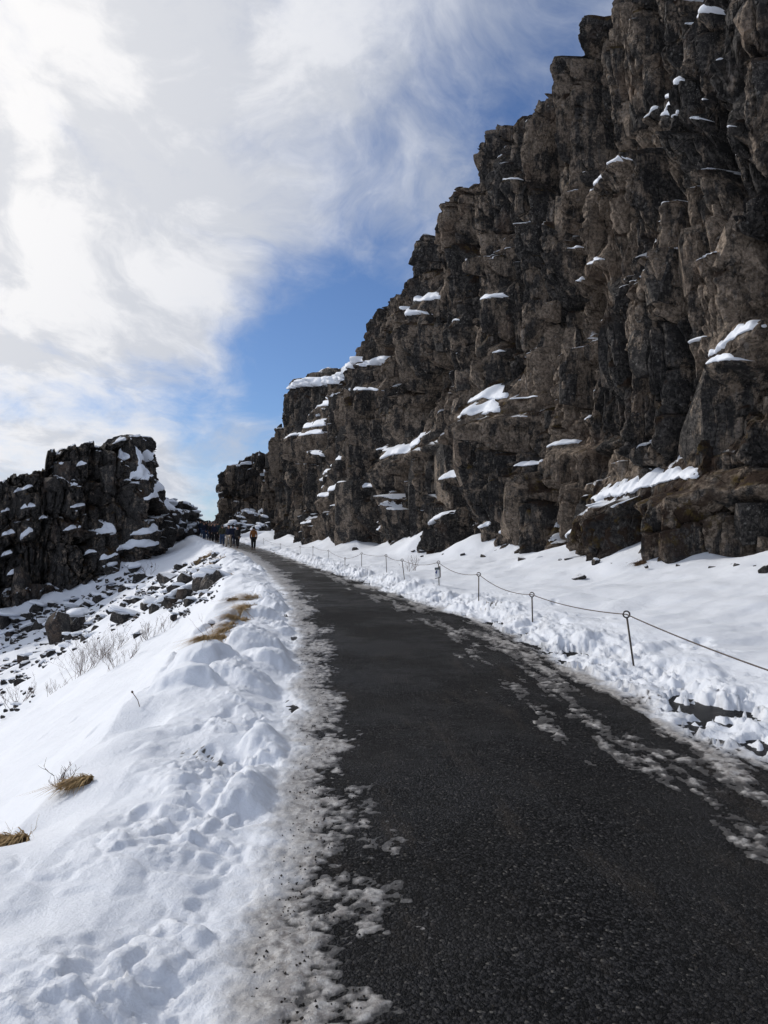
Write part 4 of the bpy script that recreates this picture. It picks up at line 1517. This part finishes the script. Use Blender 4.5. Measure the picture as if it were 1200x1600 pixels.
def figure(stride, arm, turn=0):
    """joints of a 1.72 m figure facing +Y"""
    J = {'pelvis': ((0, 0, .95), (.15, .11)), 'waist': ((0, .01, 1.10), (.135, .10)), 'chest': ((0, .0, 1.30), (.165, .115)), 'neck0': ((0, -.01, 1.44), .065), 'neck': ((0, 0, 1.49), .052),
         'head0': ((0, .015, 1.56), (.075, .085)), 'head1': ((0, .01, 1.64), (.08, .095)), 'crown': ((0, 0, 1.70), .055), 'nose': ((0, .115, 1.60), .014)}
    E = [('pelvis', 'waist'), ('waist', 'chest'), ('chest', 'neck0'), ('neck0', 'neck'), ('neck', 'head0'), ('head0', 'head1'), ('head1', 'crown'), ('head0', 'nose')]
    for s, n in ((-1, 'l'), (1, 'r')):
        f = stride * s
        g = -arm * s
        J.update({n + 'hip': ((.10 * s, 0, .88), .085), n + 'knee': ((.105 * s, f * .5 + .03, .50), .058), n + 'ankle': ((.10 * s, f * .95 - .03, .10), .040), n + 'heel': ((.10 * s, f * .95 - .02, .04), .038), n + 'toe': ((.12 * s, f * .95 + .16, .03), .032),
                  n + 'shoulder': ((.185 * s, -.01, 1.40), .062), n + 'elbow': ((.235 * s, g * .35 - .03, 1.12), .044), n + 'wrist': ((.23 * s, g * .8 + .03, .88), .028), n + 'palm': ((.228 * s, g * .9 + .04, .82), (.022, .036)),
                  n + 'ear': ((.092 * s, .0, 1.60), .012)})
        E += [('pelvis', n + 'hip'), (n + 'hip', n + 'knee'), (n + 'knee', n + 'ankle'), (n + 'ankle', n + 'heel'), (n + 'heel', n + 'toe'), ('chest', n + 'shoulder'), (n + 'shoulder', n + 'elbow'), (n + 'elbow', n + 'wrist'), (n + 'wrist', n + 'palm'), ('head0', n + 'ear')]
        for i, (dy, L) in enumerate(((-.03, .075), (-.01, .09), (.01, .085), (.03, .07))):
            J[n + 'f%d' % i] = ((.225 * s, g * .9 + .04 + dy, .79), .0095)
            J[n + 'g%d' % i] = ((.215 * s, g * .9 + .05 + dy, .79 - L * .8), .0075)
            E += [(n + 'palm', n + 'f%d' % i), (n + 'f%d' % i, n + 'g%d' % i)]
        J[n + 't0'] = ((.215 * s, g * .9 + .09, .83), .011)
        J[n + 't1'] = ((.20 * s, g * .9 + .11, .79), .009)
        E += [(n + 'palm', n + 't0'), (n + 't0', n + 't1')]
    return J, E


SKINM = mat_plain('skin_tone', (0.36, 0.21, 0.15), (0.44, 0.27, 0.20), 6, .6, .3, .05, .002)
HAIRM = mat_plain('dark_hair', (0.012, 0.010, 0.009), (0.03, 0.024, 0.02), 40, .6, .3, .3, .004)


def cloth(name, c):
    return mat_plain('cloth_' + name, tuple(v * .8 for v in c), tuple(min(1, v * 1.15) for v in c), 14, .85, .2, .5, .012)


COLS = {'black': (.012, .012, .014), 'navy': (.012, .016, .034), 'brown': (.19, .075, .025), 'beige': (.36, .31, .25), 'jeans': (.035, .055, .10), 'olive': (.045, .045, .03), 'grey': (.08, .08, .085), 'teal': (.02, .04, .05), 'cream': (.5, .48, .44)}
BODY = {}


def person(x, y, z, rot, pose, jacket, trousers, hat, label, group=None, scale=1.0, coat=False):
    key = (pose, coat)
    if key not in BODY:
        st, ar = ((.0, .05), (.24, .22), (-.20, .18))[pose]
        J, E = figure(st, ar)
        d = {'body': skin('body', J, E, SKINM)}
        up = 1.14

        def inf(k, f, add=.012):
            c, r = J[k]
            r = r if isinstance(r, tuple) else (r, r)
            return (c, tuple(q * f + add for q in r))
        keys = ['chest', 'waist', 'pelvis', 'neck0', 'lshoulder', 'lelbow', 'lwrist', 'rshoulder', 'relbow', 'rwrist']
        N = {k: inf(k, 1.12, .016) for k in keys}
        N['hem'] = ((0, 0, .66 if coat else .84), (.21, .16))
        if coat:
            N['hood'] = ((0, -.05, 1.50), .10)
        jk = [('chest', 'waist'), ('waist', 'pelvis'), ('pelvis', 'hem'), ('chest', 'neck0')] + [(s + a, s + b) for s in 'lr' for a, b in (('shoulder', 'elbow'), ('elbow', 'wrist'))] + [('chest', 'lshoulder'), ('chest', 'rshoulder')] + ([('neck0', 'hood')] if coat else [])
        d['jacket'] = skin('jacket', N, jk, None or SKINM)
        keys = ['pelvis', 'lhip', 'lknee', 'lankle', 'rhip', 'rknee', 'rankle']
        N = {k: inf(k, 1.25, .026) for k in keys}
        d['trousers'] = skin('trousers', N, [('pelvis', 'lhip'), ('lhip', 'lknee'), ('lknee', 'lankle'), ('pelvis', 'rhip'), ('rhip', 'rknee'), ('rknee', 'rankle')], SKINM)
        for s in 'lr':
            N = {k: inf(k, 1.15, .014) for k in (s + 'heel', s + 'toe', s + 'ankle')}
            d['shoe' + s] = skin('shoe', N, [(s + 'ankle', s + 'heel'), (s + 'heel', s + 'toe')], HAIRM)
        N = {'head1': ((0, -.015, 1.655), (.098, .105)), 'crown': ((0, -.02, 1.72), .07), 'nape': ((0, -.06, 1.58), .06)}
        d['hair'] = skin('hair', N, [('head1', 'crown'), ('head1', 'nape')], HAIRM)
        BODY[key] = d
    d = BODY[key]

    def add(nm, me, mat, parent=None):
        o = bpy.data.objects.new(nm, me)
        COL.objects.link(o)
        if parent:
            o.parent = parent
        if mat:
            o.material_slots[0].link = 'OBJECT'
            o.material_slots[0].material = mat
        return o
    root = add('person', d['body'], None)
    root.location = (x, y, z)
    root.rotation_euler = (0, 0, rot)
    root.scale = (scale,) * 3
    tag(root, label, 'person', group)
    add('jacket', d['jacket'], cloth(jacket, COLS[jacket]), root)
    add('trousers', d['trousers'], cloth(trousers, COLS[trousers]), root)
    add('shoe', d['shoel'], None, root)
    add('shoe', d['shoer'], None, root)
    add('hat' if hat else 'hair', d['hair'], cloth(hat, COLS[hat]) if hat else None, root)
    return root


def stand(px, py):
    p = land_at(px, py)
    return p.x, p.y, surf(p.x, p.y) if (p.x < xl(p.y) or p.x > xr(p.y)) else float(zpath(p.y)) + .01


person(*stand(396, 859), .25, 1, 'brown', 'black', 'black', 'person in a long rust brown coat walking alone up the path', None, 1.0, True)
person(*stand(371, 856.5), 2.9, 2, 'black', 'black', None, 'person all in black walking left of the one in brown', None)
person(*stand(357, 855), 3.0, 1, 'navy', 'beige', None, 'person in a dark jacket and pale beige trousers on the path', None, 1.05)
person(*stand(363.5, 853), .2, 2, 'navy', 'navy', 'black', 'person in navy half hidden behind the pale trousers', None, 1.03)
person(*stand(347, 853), .3, 0, 'olive', 'jeans', 'grey', 'person in an olive jacket and blue jeans at the edge of the crowd', None, 1.04)
person(*stand(289, 835), 1.9, 0, 'black', 'black', 'black', 'lone dark figure standing on the snow left of the crowd', None)
RP = random.Random(3)
crowd = [(340, 72), (335, 71), (330, 75), (337, 78), (326, 78), (332, 84), (322, 82), (317, 85), (327, 89), (320, 90), (313, 88), (335, 92), (310, 91), (324, 95), (316, 94), (306, 90), (329, 82), (338, 86), (319, 78), (333, 96)]
NTH = 'first second third fourth fifth sixth seventh eighth ninth tenth eleventh twelfth thirteenth fourteenth fifteenth sixteenth seventeenth eighteenth nineteenth twentieth'.split()
for i, (px, dd) in enumerate(sorted(crowd)):
    x = (px - 600) / FPX * dd
    inside = xl(dd) < x < xr(dd)
    z = float(zpath(dd)) + .01 if inside else surf(x, dd)
    person(x, dd, z, RP.uniform(-.5, .5) + (math.pi if RP.random() < .4 else 0), RP.randrange(3), RP.choice(['black', 'navy', 'black', 'teal', 'navy']), RP.choice(['black', 'navy', 'black', 'jeans']), RP.choice([None, 'black', 'grey', None]),
           'person in dark winter clothes, %s from the left in the packed crowd' % NTH[i], 'crowd at the top of the path', RP.uniform(1.0, 1.12))


# ------------------------------------------------------------------ small rubble too fine to count
def rubble():
    rs = np.random.RandomState(31)
    polys = [([(222, 905), (345, 862), (350, 905), (332, 940), (285, 968), (250, 955), (212, 948)], 260, 3, 10), ([(0, 960), (60, 950), (150, 920), (215, 905), (240, 950), (180, 990), (120, 1015), (70, 1045), (0, 1060)], 330, 3, 11),
             ([(130, 870), (200, 848), (262, 832), (240, 885), (215, 925), (150, 925)], 150, 3, 9), ([(0, 1040), (45, 1040), (62, 1085), (20, 1125), (0, 1125)], 40, 4, 10)]
    vs, fs = [], []
    shapes = []
    for me in BM:
        shapes.append((np.array([v.co[:] for v in me.vertices]), [tuple(p.vertices) for p in me.polygons]))
    for poly, n, lo, hi in polys:
        xs, ys = [p[0] for p in poly], [p[1] for p in poly]
        k = 0
        while k < n:
            x, y = rs.uniform(min(xs), max(xs)), rs.uniform(min(ys), max(ys))
            if not in_poly(x, y, poly):
                continue
            k += 1
            p = land_at(x, y)
            r = rs.uniform(lo, hi) * .5 * math.hypot(p.x, p.y) / FPX
            V, F = shapes[rs.randint(len(shapes))]
            a = rs.uniform(0, 6.28)
            R = np.array([[math.cos(a), -math.sin(a), 0], [math.sin(a), math.cos(a), 0], [0, 0, 1]])
            W = (V * np.array([1, rs.uniform(.6, 1), rs.uniform(.5, .9)])) @ R.T * r + np.array([p.x, p.y, p.z + r * .15])
            o = len(vs)
            vs.extend(W.tolist())
            fs.extend([tuple(i + o for i in f) for f in F])
    g = mesh_obj('rubble', vs, fs, ROCKB)
    tag(g, 'small dark stones strewn between the boulders on the left slope', 'rubble', kind='stuff')


rubble()
